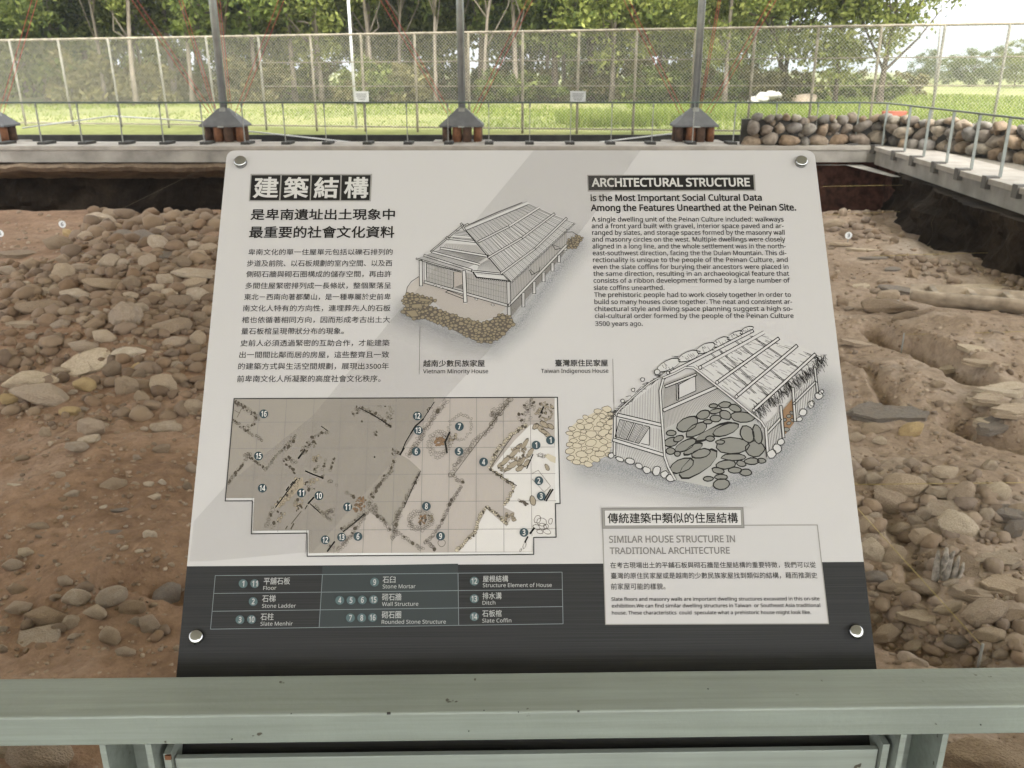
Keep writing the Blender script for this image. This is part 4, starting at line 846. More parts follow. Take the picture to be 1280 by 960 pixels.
# ------------------------------------------------------------------ the pit: floor, walls, surrounding ground
PX0, PX1, PY0, PY1, PZ = -15.0, 7.35, 1.35, 19.6, -1.2
_hills = []                                     # (x, y, radius, height)
def hump(px, py, rad, h): P = at_z(px, py, PZ); _hills.append((P.x, P.y, rad, h))
hump(190, 400, 2.6, .30); hump(250, 330, 2.4, .35); hump(80, 600, 1.0, .12); hump(1190, 640, .9, .22); hump(1240, 450, 1.1, .20); hump(1120, 480, .9, .16); hump(150, 720, .5, .12); hump(1220, 880, .8, .12); hump(1150, 330, 1.2, .1); hump(40, 470, 1.2, -.12); hump(1150, 570, .5, -.1); hump(1240, 590, .4, -.05)
_cuts = []                                      # (points, half width, depth): dug trenches and the low terraces beside them
for pts, wd, dp in ((((1088, 415), (1128, 438), (1165, 462), (1200, 488), (1230, 505)), .11, .20), (((1195, 540), (1240, 556), (1290, 572)), .12, .15), (((140, 742), (185, 738), (235, 748)), .10, .15), (((1085, 770), (1130, 790), (1190, 812), (1290, 850)), .16, .18), (((1040, 440), (1085, 470), (1110, 520)), .06, .08), (((0, 472), (60, 462), (110, 470)), .3, .10), (((1100, 640), (1130, 690), (1150, 740)), .07, .08), (((20, 585), (110, 560), (200, 545)), .05, .04)):
    _cuts.append(([(at_z(*q, PZ).x, at_z(*q, PZ).y) for q in pts], wd, dp))
_terr = [[(at_z(*q, PZ).x, at_z(*q, PZ).y) for q in poly] for poly in (((1115, 418), (1300, 415), (1300, 492), (1235, 495), (1205, 478), (1165, 452)), ((1200, 490), (1300, 500), (1300, 560), (1250, 548)))]
_boxes = [(min(q[0] for q in P) - 3.5 * w_, max(q[0] for q in P) + 3.5 * w_, min(q[1] for q in P) - 3.5 * w_, max(q[1] for q in P) + 3.5 * w_) for P, w_, d in _cuts]
def seg_d(x, y, P):
    best = 1e9
    for (ax, ay), (bx_, by_) in zip(P[:-1], P[1:]):
        dx, dy = bx_ - ax, by_ - ay; t = max(0, min(1, ((x - ax) * dx + (y - ay) * dy) / (dx * dx + dy * dy))); best = min(best, math.hypot(x - ax - dx * t, y - ay - dy * t))
    return best
def fz(x, y):
    z = PZ
    for hx, hy, r_, h in _hills:
        d2 = ((x - hx) ** 2 + (y - hy) ** 2) / (r_ * r_)
        if d2 < 6: z += h * math.exp(-d2 * 1.4)
    z += .10 * (noise.noise((x * .45, y * .45, 3.1))) + .045 * noise.noise((x * 1.7, y * 1.7, 9.0)) + .02 * noise.noise((x * 5, y * 5, 2.0))
    for (P, wd, dp), (a0, a1, b0, b1) in zip(_cuts, _boxes):
        if a0 < x < a1 and b0 < y < b1:
            d = seg_d(x, y, P) + wd * .5 * noise.noise((x * 4, y * 4, 8)); z -= dp / (1 + math.exp((d - wd) / (wd * .16)))
    for P in _terr:
        if 3 < x < 9 and 4 < y < 11:
            d = seg_d(x, y, P + P[:1]) * (1 if inside((x, y), P) else -1) + .06 * noise.noise((x * 3, y * 3, 8)); z += .14 / (1 + math.exp(-max(-40, min(40, d / .025))))
    if y > 18.3: z -= .45 * min(1, (y - 18.3) / 1.3)
    t = noise.noise((x * .8 + 11, y * .8, 5.5))                       # small dug steps
    z += .06 * (1 / (1 + math.exp(-t * 22)) - .5)
    return z
def floor_at(px, py):
    r = ray(px, py); z = PZ
    for _ in range(14):
        t = (z - CAMZ) / r.z; P = CAM + r * t; z = .5 * z + .5 * fz(P.x, P.y)
    return Vector((P.x, P.y, fz(P.x, P.y)))
def grid_floor():
    ysv = []; y = PY0
    while y < PY1 + 1.3: ysv.append(y); y += .022 + .0042 * max(0, y - 2.2)
    xn = 900; V = []; Fs = []
    for y in ysv:
        for i in range(xn + 1):
            x = PX0 - .6 + (PX1 + 1.2 - PX0 + .6) * i / xn
            # finer along the middle of the view
            z = fz(x, y)
            if y < 12 and abs(x) < 1.2 + y * .62: k_ = noise.noise((x * 6.5, y * 6.5, 4.0)); z += .016 * noise.noise((x * 14, y * 14, 1.0)) + .05 * max(0, k_) ** 1.3 + .012 * abs(noise.noise((x * 27, y * 27, 6.0)))
            V.append((x, y, z))
    for j in range(len(ysv) - 1):
        for i in range(xn): a = j * (xn + 1) + i; Fs.append((a, a + 1, a + xn + 2, a + xn + 1))
    me = bpy.data.meshes.new('pit_floor'); me.from_pydata(V, [], Fs); me.polygons.foreach_set('use_smooth', [True] * len(Fs)); me.update(); return me
m, t, bs, mul = soil_mat('pit_soil', (.235, .155, .095), (.335, .23, .145), (.42, .315, .22))
# the earth is redder on the left of the dig and greyer on the right
tc = t.nodes.new('ShaderNodeTexCoord'); sx = t.nodes.new('ShaderNodeSeparateXYZ'); mr = t.nodes.new('ShaderNodeMapRange'); mr.inputs[1].default_value = -1.5; mr.inputs[2].default_value = 2.5
mixs = t.nodes.new('ShaderNodeMixRGB'); mixs.blend_type = 'MULTIPLY'; mixs.inputs['Fac'].default_value = 1
rmp = t.nodes.new('ShaderNodeValToRGB'); rmp.color_ramp.elements[0].color = (.97, .92, .93, 1); rmp.color_ramp.elements[1].color = (1.15, 1.27, 1.45, 1)
t.links.new(tc.outputs['Object'], sx.inputs[0]); t.links.new(sx.outputs['X'], mr.inputs[0]); t.links.new(mr.outputs[0], rmp.inputs['Fac']); t.links.new(mul.outputs[0], mixs.inputs['Color1']); t.links.new(rmp.outputs[0], mixs.inputs['Color2']); t.links.new(mixs.outputs[0], bs.inputs['Base Color'])
M['pit_soil'] = m
M['shaded_dark_soil'] = soil_mat('shaded_dark_soil', (.014, .0105, .007), (.033, .024, .016), (.075, .055, .037), 1.8, 1.0)[0]  # wall soil near black: dark earth with the kerb's shade put into its colour
M['grass_ground'] = soil_mat('grass_ground', (.125, .145, .045), (.185, .20, .068), (.27, .255, .11), .35, .4)[0]
M['path_ground'] = soil_mat('path_ground', (.17, .155, .125), (.21, .19, .155), (.25, .225, .185), 1, .3)[0]
fl = bpy.data.objects.new('pit_floor', grid_floor()); fl.data.materials.append(M['pit_soil']); C.objects.link(fl); tag(fl, kind='structure')
def sheet(name, quads, m, sub=1):
    b = MB()
    for q in quads: b.add(q, [(0, 1, 2, 3)], m)
    o = b.build(name); tag(o, kind='structure'); return o
def rect(x0, y0, x1, y1, z): return [(x0, y0, z), (x1, y0, z), (x1, y1, z), (x0, y1, z)]
# rough undercut earth walls of the pit (0.45 m behind the kerb's face)
def earth_wall(name, pts, ztop, m, dv=.5):
    V = []; Fs = []; nz = 12; n = 0
    for (a, c) in zip(pts[:-1], pts[1:]):
        A, Cc = Vector((*a, 0)), Vector((*c, 0)); L = (Cc - A).length; k = max(2, int(L / .09)); nrm = (Cc - A).normalized().cross(Vector((0, 0, 1)))
        for i in range(k + 1):
            for j in range(nz + 1):
                P = A.lerp(Cc, i / k); z = -1.75 + (ztop + 1.75) * j / nz
                P = P + nrm * (.28 * noise.noise((P.x * 1.1, P.y * 1.1, z * 2)) + .13 * noise.noise((P.x * 4, P.y * 4, z * 6)) + .32 * max(0, .45 - j / nz))
                V.append((P.x, P.y, z))
            P = A.lerp(Cc, i / k) - nrm * 1.6; V.append((P.x, P.y, ztop))
        for i in range(k):
            for j in range(nz + 1): q = n + i * (nz + 2) + j; Fs.append((q, q + nz + 2, q + nz + 3, q + 1))
        n = len(V)
    me = bpy.data.meshes.new(name); me.from_pydata(V, [], Fs); me.materials.append(m); me.update()
    o = bpy.data.objects.new(name, me); C.objects.link(o); tag(o, kind='structure'); return o
earth_wall('pit_wall', [(PX0 - .5, 20.75), (6.4, 20.75)], -.36, M['shaded_dark_soil'])
earth_wall('pit_wall', [(8.35, 19.6), (7.55, 17.2), (7.0, 14.6), (6.95, 12.2), (7.0, 9), (7.05, 1.2)], -.36, M['shaded_dark_soil'])
earth_wall('pit_wall', [(PX0 - .55, 1.2), (PX0 - .55, 20.9)], -.02, M['shaded_dark_soil'])
def soil_lip():
    V = []; Fs = []; n = 300
    for i in range(n + 1):
        x = PX0 - .5 + (6.3 - PX0 + .5) * i / n; e = .16 * noise.noise((x * 1.3, 0, 3)) + .09 * noise.noise((x * 5, 2, 3)); h = .05 * noise.noise((x * 2.1, 7, 1)) + .03 * noise.noise((x * 7, 7, 1))
        V += [(x, 20.5, -.37), (x, 19.72 - e, -.385 + h), (x, 19.66 - e, -.44 + h), (x, 19.76 - e, -.53 + h), (x, 20.15, -.62 + h), (x, 20.75 - e, -.8)]
    for i in range(n):
        for j in range(5): a = i * 6 + j; Fs.append((a, a + 6, a + 7, a + 1))
    me = bpy.data.meshes.new('soil_lip'); me.from_pydata(V, [], Fs); me.materials.append(M['lip_soil']); me.update(); o = bpy.data.objects.new('soil_lip', me); C.objects.link(o); tag(o, kind='structure')
M['lip_soil'] = soil_mat('lip_soil', (.16, .115, .075), (.25, .185, .125), (.36, .275, .19), 2.0, .8)[0]
soil_lip()
b = MB(); b.box((7.6, 20.62, -1.3), (3.3, .2, 1.86), M['brick']); b.box((8.62, 19.3, -1.3), (.2, 2.4, 1.86), M['brick'])
tag(b.build('brick_footing'), 'dark red brick footing wall in the far right corner of the pit under the kerb', 'wall')
# kerb of the far side and of the right wing: top slab, darker face, foot ledge
KB = 20.05
kerb = empty('concrete_kerb', (-4, KB + .3, -.36), 'long concrete kerb along the far side of the pit under the thin railing', 'kerb')
def kid(b, name, par):
    o = b.build(name); o.parent = par; o.matrix_parent_inverse = (Matrix.Translation(par.location) @ Matrix.Rotation(par.rotation_euler.z, 4, 'Z')).inverted(); return o
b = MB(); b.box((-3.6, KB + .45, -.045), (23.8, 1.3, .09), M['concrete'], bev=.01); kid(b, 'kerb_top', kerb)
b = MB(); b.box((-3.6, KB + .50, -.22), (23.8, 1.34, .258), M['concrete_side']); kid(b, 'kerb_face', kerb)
wingv = Vector((7.33 - 7.95, 13.8 - 20.05, 0)).normalized(); wang = math.atan2(wingv.y, wingv.x); W0 = Vector((7.93, 20.05, 0))
wing = empty('concrete_kerb', W0, 'pale concrete kerb running down the right side of the pit beside the boulder wall', 'kerb', rot=(0, 0, wang))
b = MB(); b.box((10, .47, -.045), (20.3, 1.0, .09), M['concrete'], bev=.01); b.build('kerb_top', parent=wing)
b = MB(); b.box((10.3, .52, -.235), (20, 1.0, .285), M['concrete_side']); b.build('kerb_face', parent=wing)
b = MB(); P = at_z(1020, 202, -.40); b.add([(7.0, 20.0, -.41), (6.2, 20.0, -.41), (6.2, 19.85, -.41), (7.35, 19.85, -.41), (7.45, 17.6, -.41), (7.62, 17.6, -.41), (7.75, 20.0, -.41)], [(6, 5, 4, 3, 2, 1, 0)], M['concrete_side'])
tag(b.build('foot_ledge'), 'thin pale concrete ledge low in the right corner under the kerb', 'ledge')
# ground around the pit: kerb strip, grass, far field
sheet('kerb_walk', [rect(-17, KB + 1.0, 8.3, KB + 1.12, -.004), rect(8.25, -14, 9.4, 20.8, -.012)], M['path_ground'])
sheet('platform_deck', [rect(-17, -14, 9.4, 1.3, 0)], M['path_ground'])
b = MB(); b.box((-4, 1.26, -.85), (26, .1, 1.69), M['concrete_side']); tag(b.build('platform_wall'), kind='structure')
sheet('drain_channel', [rect(-40, KB + 1.1, 40, 25.4, -.55)], M['drain'])
# the grass field is one sheet to the horizon with a gentle unevenness
def field():
    V = []; Fs = []; xs = np.unique(np.concatenate([np.linspace(-900, -60, 14), np.linspace(-60, 60, 121), np.linspace(60, 900, 14)])); ysv = np.unique(np.concatenate([np.linspace(23.6, 60, 60), np.linspace(60, 160, 30), np.linspace(160, 2600, 16)]))
    for y in ysv:
        for x in xs:
            amp = .12 if y < 200 else .5; y2 = y if y > 24 else y
            V.append((x, y, -.02 + amp * noise.noise((x * .12, y * .12, 0)) * min(1, (y - 23.5) / 4)))
    nx = len(xs)
    for j in range(len(ysv) - 1):
        for i in range(nx - 1): a = j * nx + i; Fs.append((a, a + 1, a + nx + 1, a + nx))
    me = bpy.data.meshes.new('grass_field'); me.from_pydata(V, [], Fs); me.materials.append(M['grass_ground']); me.polygons.foreach_set('use_smooth', [True] * len(Fs)); me.update()
    o = bpy.data.objects.new('grass_field', me); C.objects.link(o); tag(o, kind='structure')
field()
sheet('side_ground', [rect(9.4, -60, 900, 23.6, -.01), rect(-900, -60, -17, 23.6, -.01)], M['grass_ground'])
sheet('rear_ground', [rect(-17, -200, 9.4, -14, -.01)], M['grass_ground'])
b = MB()
b.box((-3, 23.55, -.28), (46, .12, .54), M['drain']); tag(b.build('drain_wall'), 'low dark wall of the drain behind the far kerb', 'wall')

# ------------------------------------------------------------------ railings round the pit
def railing(name, label, bases, top_h, post_r, bracket, m_post, m_rail, r_rail, cat='railing'):
    root = empty(name, bases[len(bases) // 2], label, cat)
    inv = Matrix.Translation(root.location).inverted()
    def k(b, n):
        o = b.build(n); o.parent = root; o.matrix_parent_inverse = inv; return o
    b = MB(); b.tube([P + Vector((0, 0, top_h)) for P in bases], r_rail, 8, m_rail); k(b, 'top_rail')
    for i, P in enumerate(bases):
        d = (bases[min(i + 1, len(bases) - 1)] - bases[max(i - 1, 0)]).normalized(); ang = math.atan2(d.y, d.x); rot = Matrix.Rotation(ang, 3, 'Z')
        b = MB(); b.box(P + Vector((0, 0, top_h / 2)), (post_r * .9, post_r * 2.2, top_h - r_rail), m_post, rot); po = k(b, 'post')
        b = MB(); n_ = Vector((d.y, -d.x, 0)) * bracket[3]; b.box(P + n_ + Vector((0, 0, bracket[2])), (bracket[0], bracket[1], bracket[4]), bracket[5], rot); k(b, 'bracket')
    return root
bx = [1068 - 50.75 * i for i in range(24)]
BY = 20.22
backb = [Vector((at_y(x, 182.6, BY).x, BY, 0)) for x in bx]
toph = at_y(640, 128.2, BY).z
railing('far_railing', 'thin dark railing with slim posts along the far kerb of the pit', backb, toph, .018, (.19, .50, -.09, .22, .29, M['concrete_dark']), M['galv'], M['dark_green'], .018)
# little dark clamps where posts meet the rail, and fine wires, belong to the far railing
fr_root = [o for o in C.objects if o.name == 'far_railing'][0]; inv = Matrix.Translation(fr_root.location).inverted()
for P in backb:
    b = MB(); b.box(P + Vector((0, 0, toph - .055)), (.035, .03, .09), M['dark_green']); o = b.build('clamp'); o.parent = fr_root; o.matrix_parent_inverse = inv
wb = [at_z(x, y, 0) for x, y in ((1089.5, 182.5), (1114, 190), (1138, 196.5), (1169, 204.3), (1201.6, 212.7), (1238.6, 222.5), (1281, 233.5), (1332, 248), (1396, 267))]
pv = [P for P in wb]
base_line = [W0 + wingv * ((P - W0).dot(wingv)) + Vector((.17, 0, 0)) for P in wb]
base_line = [backb[0]] + base_line
railing('wing_railing', 'grey green railing with drilled posts along the right kerb of the pit', base_line, toph, .021, (.17, .20, -.065, .13, .19, M['bracket_grey']), M['wing_rail'], M['wing_rail'], .017)

# ------------------------------------------------------------------ shelter columns on capped pile clusters, with red guy cables
ROOFZ = 5.6
def stub_base(name, px, label):
    P = at_y(px, 176.5, 21.15); P.z = -.02
    col = empty(name, P, label, 'column', 'steel columns of the shelter roof')
    ze = at_y(px, 155.5, 21.15).z + .02; za = at_y(px, 134, 21.15).z
    b = MB(); b.box((0, 0, -.02), (1.35, .9, .1), M['concrete'], bev=.01); b.build('footing', parent=col)
    n = 8; ps = [(-.36, -.16), (-.11, -.24), (.12, -.24), (.36, -.16), (-.36, .18), (-.12, .24), (.12, .24), (.36, .18)]
    for i, (x, y) in enumerate(ps):
        b = MB(); b.tube([(x, y, .02), (x, y, ze + .02)], .105 if i % 3 else .09, 12, M['rust'] if i in (1, 3, 6) else M['rust_dark']); b.build('pile', parent=col)
    b = MB(); rimz = ze
    b.add([(-.5, -.36, rimz), (.5, -.36, rimz), (.5, .36, rimz), (-.5, .36, rimz), (-.1, -.09, za), (.1, -.09, za), (.1, .09, za), (-.1, .09, za), (-.5, -.36, rimz - .04), (.5, -.36, rimz - .04), (.5, .36, rimz - .04), (-.5, .36, rimz - .04)],
          [(0, 1, 5, 4), (1, 2, 6, 5), (2, 3, 7, 6), (3, 0, 4, 7), (4, 5, 6, 7), (8, 9, 1, 0), (9, 10, 2, 1), (10, 11, 3, 2), (11, 8, 0, 3), (11, 10, 9, 8)], M['grey_cap']); b.build('cap', parent=col)
    b = MB(); b.add([(-.07, -.27, rimz + .02), (.07, -.27, rimz + .02), (.07, -.10, za + .02), (-.07, -.10, za + .02), (-.07, -.37, rimz - .02), (.07, -.37, rimz - .02), (.07, -.39, rimz - .05), (-.07, -.39, rimz - .05)], [(0, 1, 2, 3), (4, 5, 1, 0), (7, 6, 5, 4)], M['galv']); b.build('gusset', parent=col)
    b = MB(); top = (0, 0, ROOFZ - P.z)
    b.tube([(0, 0, za - .02), top], .085, 14, M['steel']); b.tube([(0.05, -.09, za - .02), (.05, -.09, ROOFZ - P.z)], .018, 6, M['steel']); b.build('shaft', parent=col)
    for sx_ in (-1, 1):
        b = MB(); b.box((sx_ * .3, 0, rimz + .16), (.012, .10, .22), M['galv'], Matrix.Rotation(-sx_ * .5, 3, 'Y')); b.build('cable_lug', parent=col)
    return col, P, rimz
cols = []
for px, lb in ((-8, 'shelter column at the left edge with only its pile cap in view'), (284, 'grey shelter column on rusty piles behind the upper left corner of the sign'), (578, 'grey shelter column on rusty piles behind the middle of the sign'), (866, 'grey shelter column on rusty piles left of the boulder wall')):
    cols.append(stub_base('shelter_column', px, lb))
def guy(base, tip, label, gap=.05):
    b = MB()
    for o_ in (-gap, gap): b.tube([base + Vector((o_, 0, 0)), tip + Vector((o_ * 1.4, 0, 0))], .0075, 5, M['red_cable'])
    tag(b.build('guy_cable'), label, 'cable', 'red guy cables of the shelter')
for ci, (col, P, rz) in enumerate(cols):
    z0 = P.z + rz + .25
    where = ('at the left edge', 'behind the upper left sign corner', 'behind the sign middle', 'beside the boulder wall')[ci]
    if ci: guy(Vector((P.x - .3, P.y, z0)), Vector((P.x - 3.3, P.y - .2, ROOFZ + .2)), 'red guy cable slanting up left from the column ' + where)
    guy(Vector((P.x + .3, P.y, z0)), Vector((P.x + 3.0, P.y - .2, ROOFZ + .2)), 'red guy cable slanting up right from the column ' + where)
Pc = cols[1][1]; guy(Vector((Pc.x + .12, Pc.y + .1, Pc.z + .75)), Vector((Pc.x + .02, Pc.y + .3, ROOFZ)), 'almost upright red guy cable beside the column behind the upper left sign corner', .025)
guy(Vector((Pc.x - .25, Pc.y + .1, Pc.z + .75)), Vector((Pc.x - 1.35, Pc.y + .3, ROOFZ)), 'steep red guy cable left of the column behind the upper left sign corner', .03)
Pc = cols[3][1]; guy(Vector((Pc.x + .12, Pc.y, Pc.z + .75)), Vector((Pc.x + .72, Pc.y + .2, ROOFZ)), 'steep red guy cable leaning right beside the column by the boulder wall', .02)

# ------------------------------------------------------------------ chain link fence
fb = [(-64, 156), (-8, 157), (33.5, 158), (92.5, 159), (153, 160), (212, 160), (272, 161), (333, 162), (396, 163), (457, 164), (522, 165), (587, 165.5), (653, 166), (721, 166.5), (791, 167), (862, 168), (934, 169), (1010, 170), (1086, 172), (1162, 174), (1240, 176), (1320, 178), (1400, 180)]
def fence_pt(px):                                # one straight run, fitted to the feet of the posts
    A = Vector((-14.28, 27.0, 0)); Bv = Vector((9.1, 22.55, 0)); r = ray(px, 160); n = Vector((-(Bv - A).y, (Bv - A).x, 0)); t = (A - Vector((0, 0, 0))).dot(n) / Vector((r.x, r.y, 0)).dot(n)
    return Vector((r.x * t, r.y * t, 0))
fpts = [fence_pt(px) for px, _ in fb]
ftop = [at_y(px, y, P.y).z for (px, _), P, y in zip(fb, fpts, [50.8 - .0172 * (px) for px, _ in fb])]
fence = empty('chain_link_fence', fpts[10], 'tall rusty chain link fence across the whole width behind the dig', 'fence'); finv = Matrix.Translation(fence.location).inverted()
def fk(b, n): o = b.build(n); o.parent = fence; o.matrix_parent_inverse = finv; return o
for i, (P, zt_) in enumerate(zip(fpts, ftop)):
    b = MB()
    if i < 8: b.tube([P + Vector((0, 0, -.5)), P + Vector((-.06 if i < 7 else 0, 0, zt_))], .034, 8, M['fence_pale'])
    else: b.tube([P + Vector((0, 0, -.5)), P + Vector((0, 0, zt_))], .034, 8, M['fence_post'] if i < 19 else M['fence_pale'])
    fk(b, 'post')
def run(h, r, m, i0=0, i1=None):
    q = [P + Vector((0, 0, h if h < 0 else zt_ * h)) for P, zt_ in zip(fpts, ftop)][i0:i1]; b = MB(); b.tube(q, r, 6, m); return b
fk(run(1.0, .036, M['fence_post']), 'top_rail'); fk(run(.045, .022, M['fence_post']), 'bottom_rail')
fk(run(.72, .017, M['fence_post'], 7), 'middle_rail'); fk(run(.47, .017, M['fence_post'], 7), 'middle_rail')
A, Bq = fpts[0], fpts[-1]; fd = (Bq - A); FL = fd.length; fd.normalize(); fn = Vector((fd.y, -fd.x, 0)); pitch = .085
b = MB(); hgt = sum(ftop) / len(ftop); k = int((FL + hgt) / pitch)
def zt_at(s):
    s = max(0, min(FL, s)); x = s / FL * (len(ftop) - 1); i = min(int(x), len(ftop) - 2); return ftop[i] + (ftop[i + 1] - ftop[i]) * (x - i)
for sgn, yo in ((1, .040), (-1, .044)):
    for i in range(k):
        s0 = i * pitch if sgn < 0 else i * pitch - hgt; zt_ = zt_at(s0 + hgt / 2) - .02; z0 = .06
        s1 = s0 + (zt_ - z0); sa, za_, sb, zb_ = (s0, z0, s1, zt_) if sgn > 0 else (s0, zt_, s1, z0)
        if sb > FL or sa < 0: continue
        p0 = A + fd * sa + fn * yo + Vector((0, 0, za_)); p1 = A + fd * sb + fn * yo + Vector((0, 0, zb_))
        b.tube([p0, p1], .0038, 3, M['wire'], False, False)
fk(b, 'wire_mesh')
for px, py in ((455.5, 121), (722, 121)):
    P = fence_pt(px) + fn * .09; P.z = at_y(px, py, P.y).z; root = MB(); root.box((0, 0, 0), (.40, .012, .28), M['notice_white'])
    o = root.build('notice_board'); o.location = P; o.rotation_euler = (0, 0, math.atan2(fd.y, fd.x))
    tag(o, 'small white notice plate hung on the fence near the ' + ('thin white mast' if px < 600 else 'middle, right of the middle column'), 'notice')
    q = MB()
    for j, (w_, z_) in enumerate(((.28, .07), (.30, .02), (.24, -.03), (.2, -.075))): q.box((0, -.0075, z_), (w_, .003, .016), M['grey_cap'])
    q.build('faded_lettering', parent=o)
P0 = at_y(446, 165, 26.5); P0.z = -.2; b = MB(); top = at_y(434, -20, 26.5); b.tube([P0, top], .04, 8, M['notice_white']); tag(b.build('thin_mast'), 'thin white upright mast just beyond the fence', 'mast')
P = at_y(1175, 0, 23.9); b = MB(); b.tube([Vector((at_y(1162, 174, 23.9).x, 23.9, -.1)), P + Vector((.05, 0, .5))], .03, 8, M['galv']); tag(b.build('lamp_mast'), 'slim grey mast rising above the fence at right against the pale sky', 'mast')

# ------------------------------------------------------------------ boulder wall behind the right corner
def stone_mesh(seed, lvl=3, flat=1.0, facets=5, rough=.09, boxy=0.0):
    rn = random.Random(seed); bm = bmesh.new(); bmesh.ops.create_icosphere(bm, subdivisions=lvl, radius=1.0)
    cuts = []
    for _ in range(facets):
        v = Vector((rn.gauss(0, 1), rn.gauss(0, 1), rn.gauss(0, .8))).normalized(); cuts.append((v, rn.uniform(.62, .88)))
    o = Vector((rn.uniform(0, 50), rn.uniform(0, 50), rn.uniform(0, 50)))
    for v in bm.verts:
        d = v.co.normalized()
        if boxy:
            mx_ = max(abs(d.x), abs(d.y), abs(d.z)); d = d.lerp(d / mx_ * .8, boxy)
        q = d * (1 + rough * 2.2 * noise.noise(d * 1.1 + o) + rough * .7 * noise.noise(d * 3.1 + o) + rough * .25 * noise.noise(d * 8 + o))
        for n_, c_ in cuts:
            e = q.dot(n_) - c_ - .03 * noise.noise(q * 4 + o)
            if e > 0: q = q - n_ * e * .85
        v.co = Vector((q.x, q.y, q.z * flat))
    me = bpy.data.meshes.new('stone'); bm.to_mesh(me); bm.free(); me.polygons.foreach_set('use_smooth', [True] * len(me.polygons)); return me
def slab_mesh(seed):
    """an angular broken plate: irregular outline, split edges, slightly stepped top"""
    rn = random.Random(seed); bm = bmesh.new(); n = rn.randint(6, 9); o = Vector((rn.uniform(0, 40), rn.uniform(0, 40), 0)); vs = []
    for i in range(n):
        a = 2 * math.pi * (i + rn.uniform(-.28, .28)) / n; r_ = rn.uniform(.78, 1.05); vs.append(bm.verts.new((r_ * math.cos(a), r_ * math.sin(a), -.75)))
    f = bm.faces.new(vs); e = bmesh.ops.extrude_face_region(bm, geom=[f])['geom']
    for v in e:
        if isinstance(v, bmesh.types.BMVert): v.co = Vector((v.co.x * rn.uniform(.86, 1.02), v.co.y * rn.uniform(.86, 1.02), rn.uniform(.6, .95)))
    bmesh.ops.recalc_face_normals(bm, faces=bm.faces[:]); bmesh.ops.triangulate(bm, faces=bm.faces[:])
    for _ in range(4): bmesh.ops.subdivide_edges(bm, edges=[q for q in bm.edges if q.calc_length() > .16], cuts=1)
    bmesh.ops.triangulate(bm, faces=bm.faces[:]); bm.normal_update()
    for v in bm.verts:
        q = v.co; k = .075 * noise.noise(q * 2.2 + o) + .045 * noise.noise(q * 6 + o); st = .10 if noise.noise(Vector((q.x * 1.3, q.y * 1.3, 3)) + o) > .12 and q.z > .4 else 0
        v.co = q + Vector((q.x, q.y, 0)) * (k + .06 * noise.noise(Vector((q.x, q.y, q.z * 5)) + o)) + Vector((0, 0, k * .8 - st * 1.6))
    me = bpy.data.meshes.new('stone'); bm.to_mesh(me); bm.free(); return me
PROTO = [stone_mesh(100 + i, 4, 1, 5 + i % 6, .115) for i in range(16)]
SLAB = [slab_mesh(300 + i) for i in range(9)]
COBW = [stone_mesh(500 + i, 2, 1, 6, .12, .5 * (i % 2)) for i in range(10)]
def cobble_wall_mat():
    m, t, b = new_mat('boulder_wall'); b.inputs['Roughness'].default_value = .9
    g = t.nodes.new('ShaderNodeNewGeometry'); cr = t.nodes.new('ShaderNodeValToRGB'); e = cr.color_ramp.elements
    cs = [(.26, .195, .13), (.15, .138, .12), (.34, .295, .23), (.24, .165, .10), (.19, .175, .155), (.30, .24, .175)]
    while len(e) < len(cs): e.new(.5)
    for i, c in enumerate(cs): e[i].position = i / (len(cs) - 1); e[i].color = (*c, 1)
    tc = t.nodes.new('ShaderNodeTexCoord'); n = t.nodes.new('ShaderNodeTexNoise'); n.inputs['Scale'].default_value = 9; n.inputs['Detail'].default_value = 8
    mul = t.nodes.new('ShaderNodeMixRGB'); mul.blend_type = 'MULTIPLY'; mul.inputs['Fac'].default_value = .6; cr2 = t.nodes.new('ShaderNodeValToRGB'); cr2.color_ramp.elements[0].position = .35; cr2.color_ramp.elements[1].position = .6; cr2.color_ramp.elements[0].color = (.35, .33, .3, 1)
    t.links.new(g.outputs['Random Per Island'], cr.inputs['Fac']); t.links.new(tc.outputs['Object'], n.inputs['Vector']); t.links.new(n.outputs['Fac'], cr2.inputs['Fac']); t.links.new(cr.outputs[0], mul.inputs['Color1']); t.links.new(cr2.outputs[0], mul.inputs['Color2']); t.links.new(mul.outputs[0], b.inputs['Base Color'])
    bp = t.nodes.new('ShaderNodeBump'); bp.inputs['Strength'].default_value = .4; bp.inputs['Distance'].default_value = .04; t.links.new(n.outputs['Fac'], bp.inputs['Height']); t.links.new(bp.outputs[0], b.inputs['Normal']); return m
M['boulder_wall'] = cobble_wall_mat()
pathw = [at_z(938, 186, -.02), at_z(1000, 187, -.02), at_z(1070, 186, -.02), at_z(1120, 186.5, -.02), at_z(1165, 191, -.02), at_z(1215, 199, -.02), at_z(1280, 210, -.02), at_z(1350, 226, -.02)]
pathw = [P + Vector((.42 if i > 3 else 0, .0 if i > 3 else .95, 0)) for i, P in enumerate(pathw)]
b = MB(); wr = random.Random(3)
cum = [0]
for a, c in zip(pathw[:-1], pathw[1:]): cum.append(cum[-1] + (c - a).length)
def along(s):
    s = max(0, min(cum[-1] - 1e-4, s)); i = max(j for j in range(len(cum) - 1) if cum[j] <= s); t = (s - cum[i]) / (cum[i + 1] - cum[i]); return pathw[i].lerp(pathw[i + 1], t), (pathw[i + 1] - pathw[i]).normalized()
rows = [(.12, .155), (.25, .075), (.36, .145), (.48, .07), (.565, .10)]
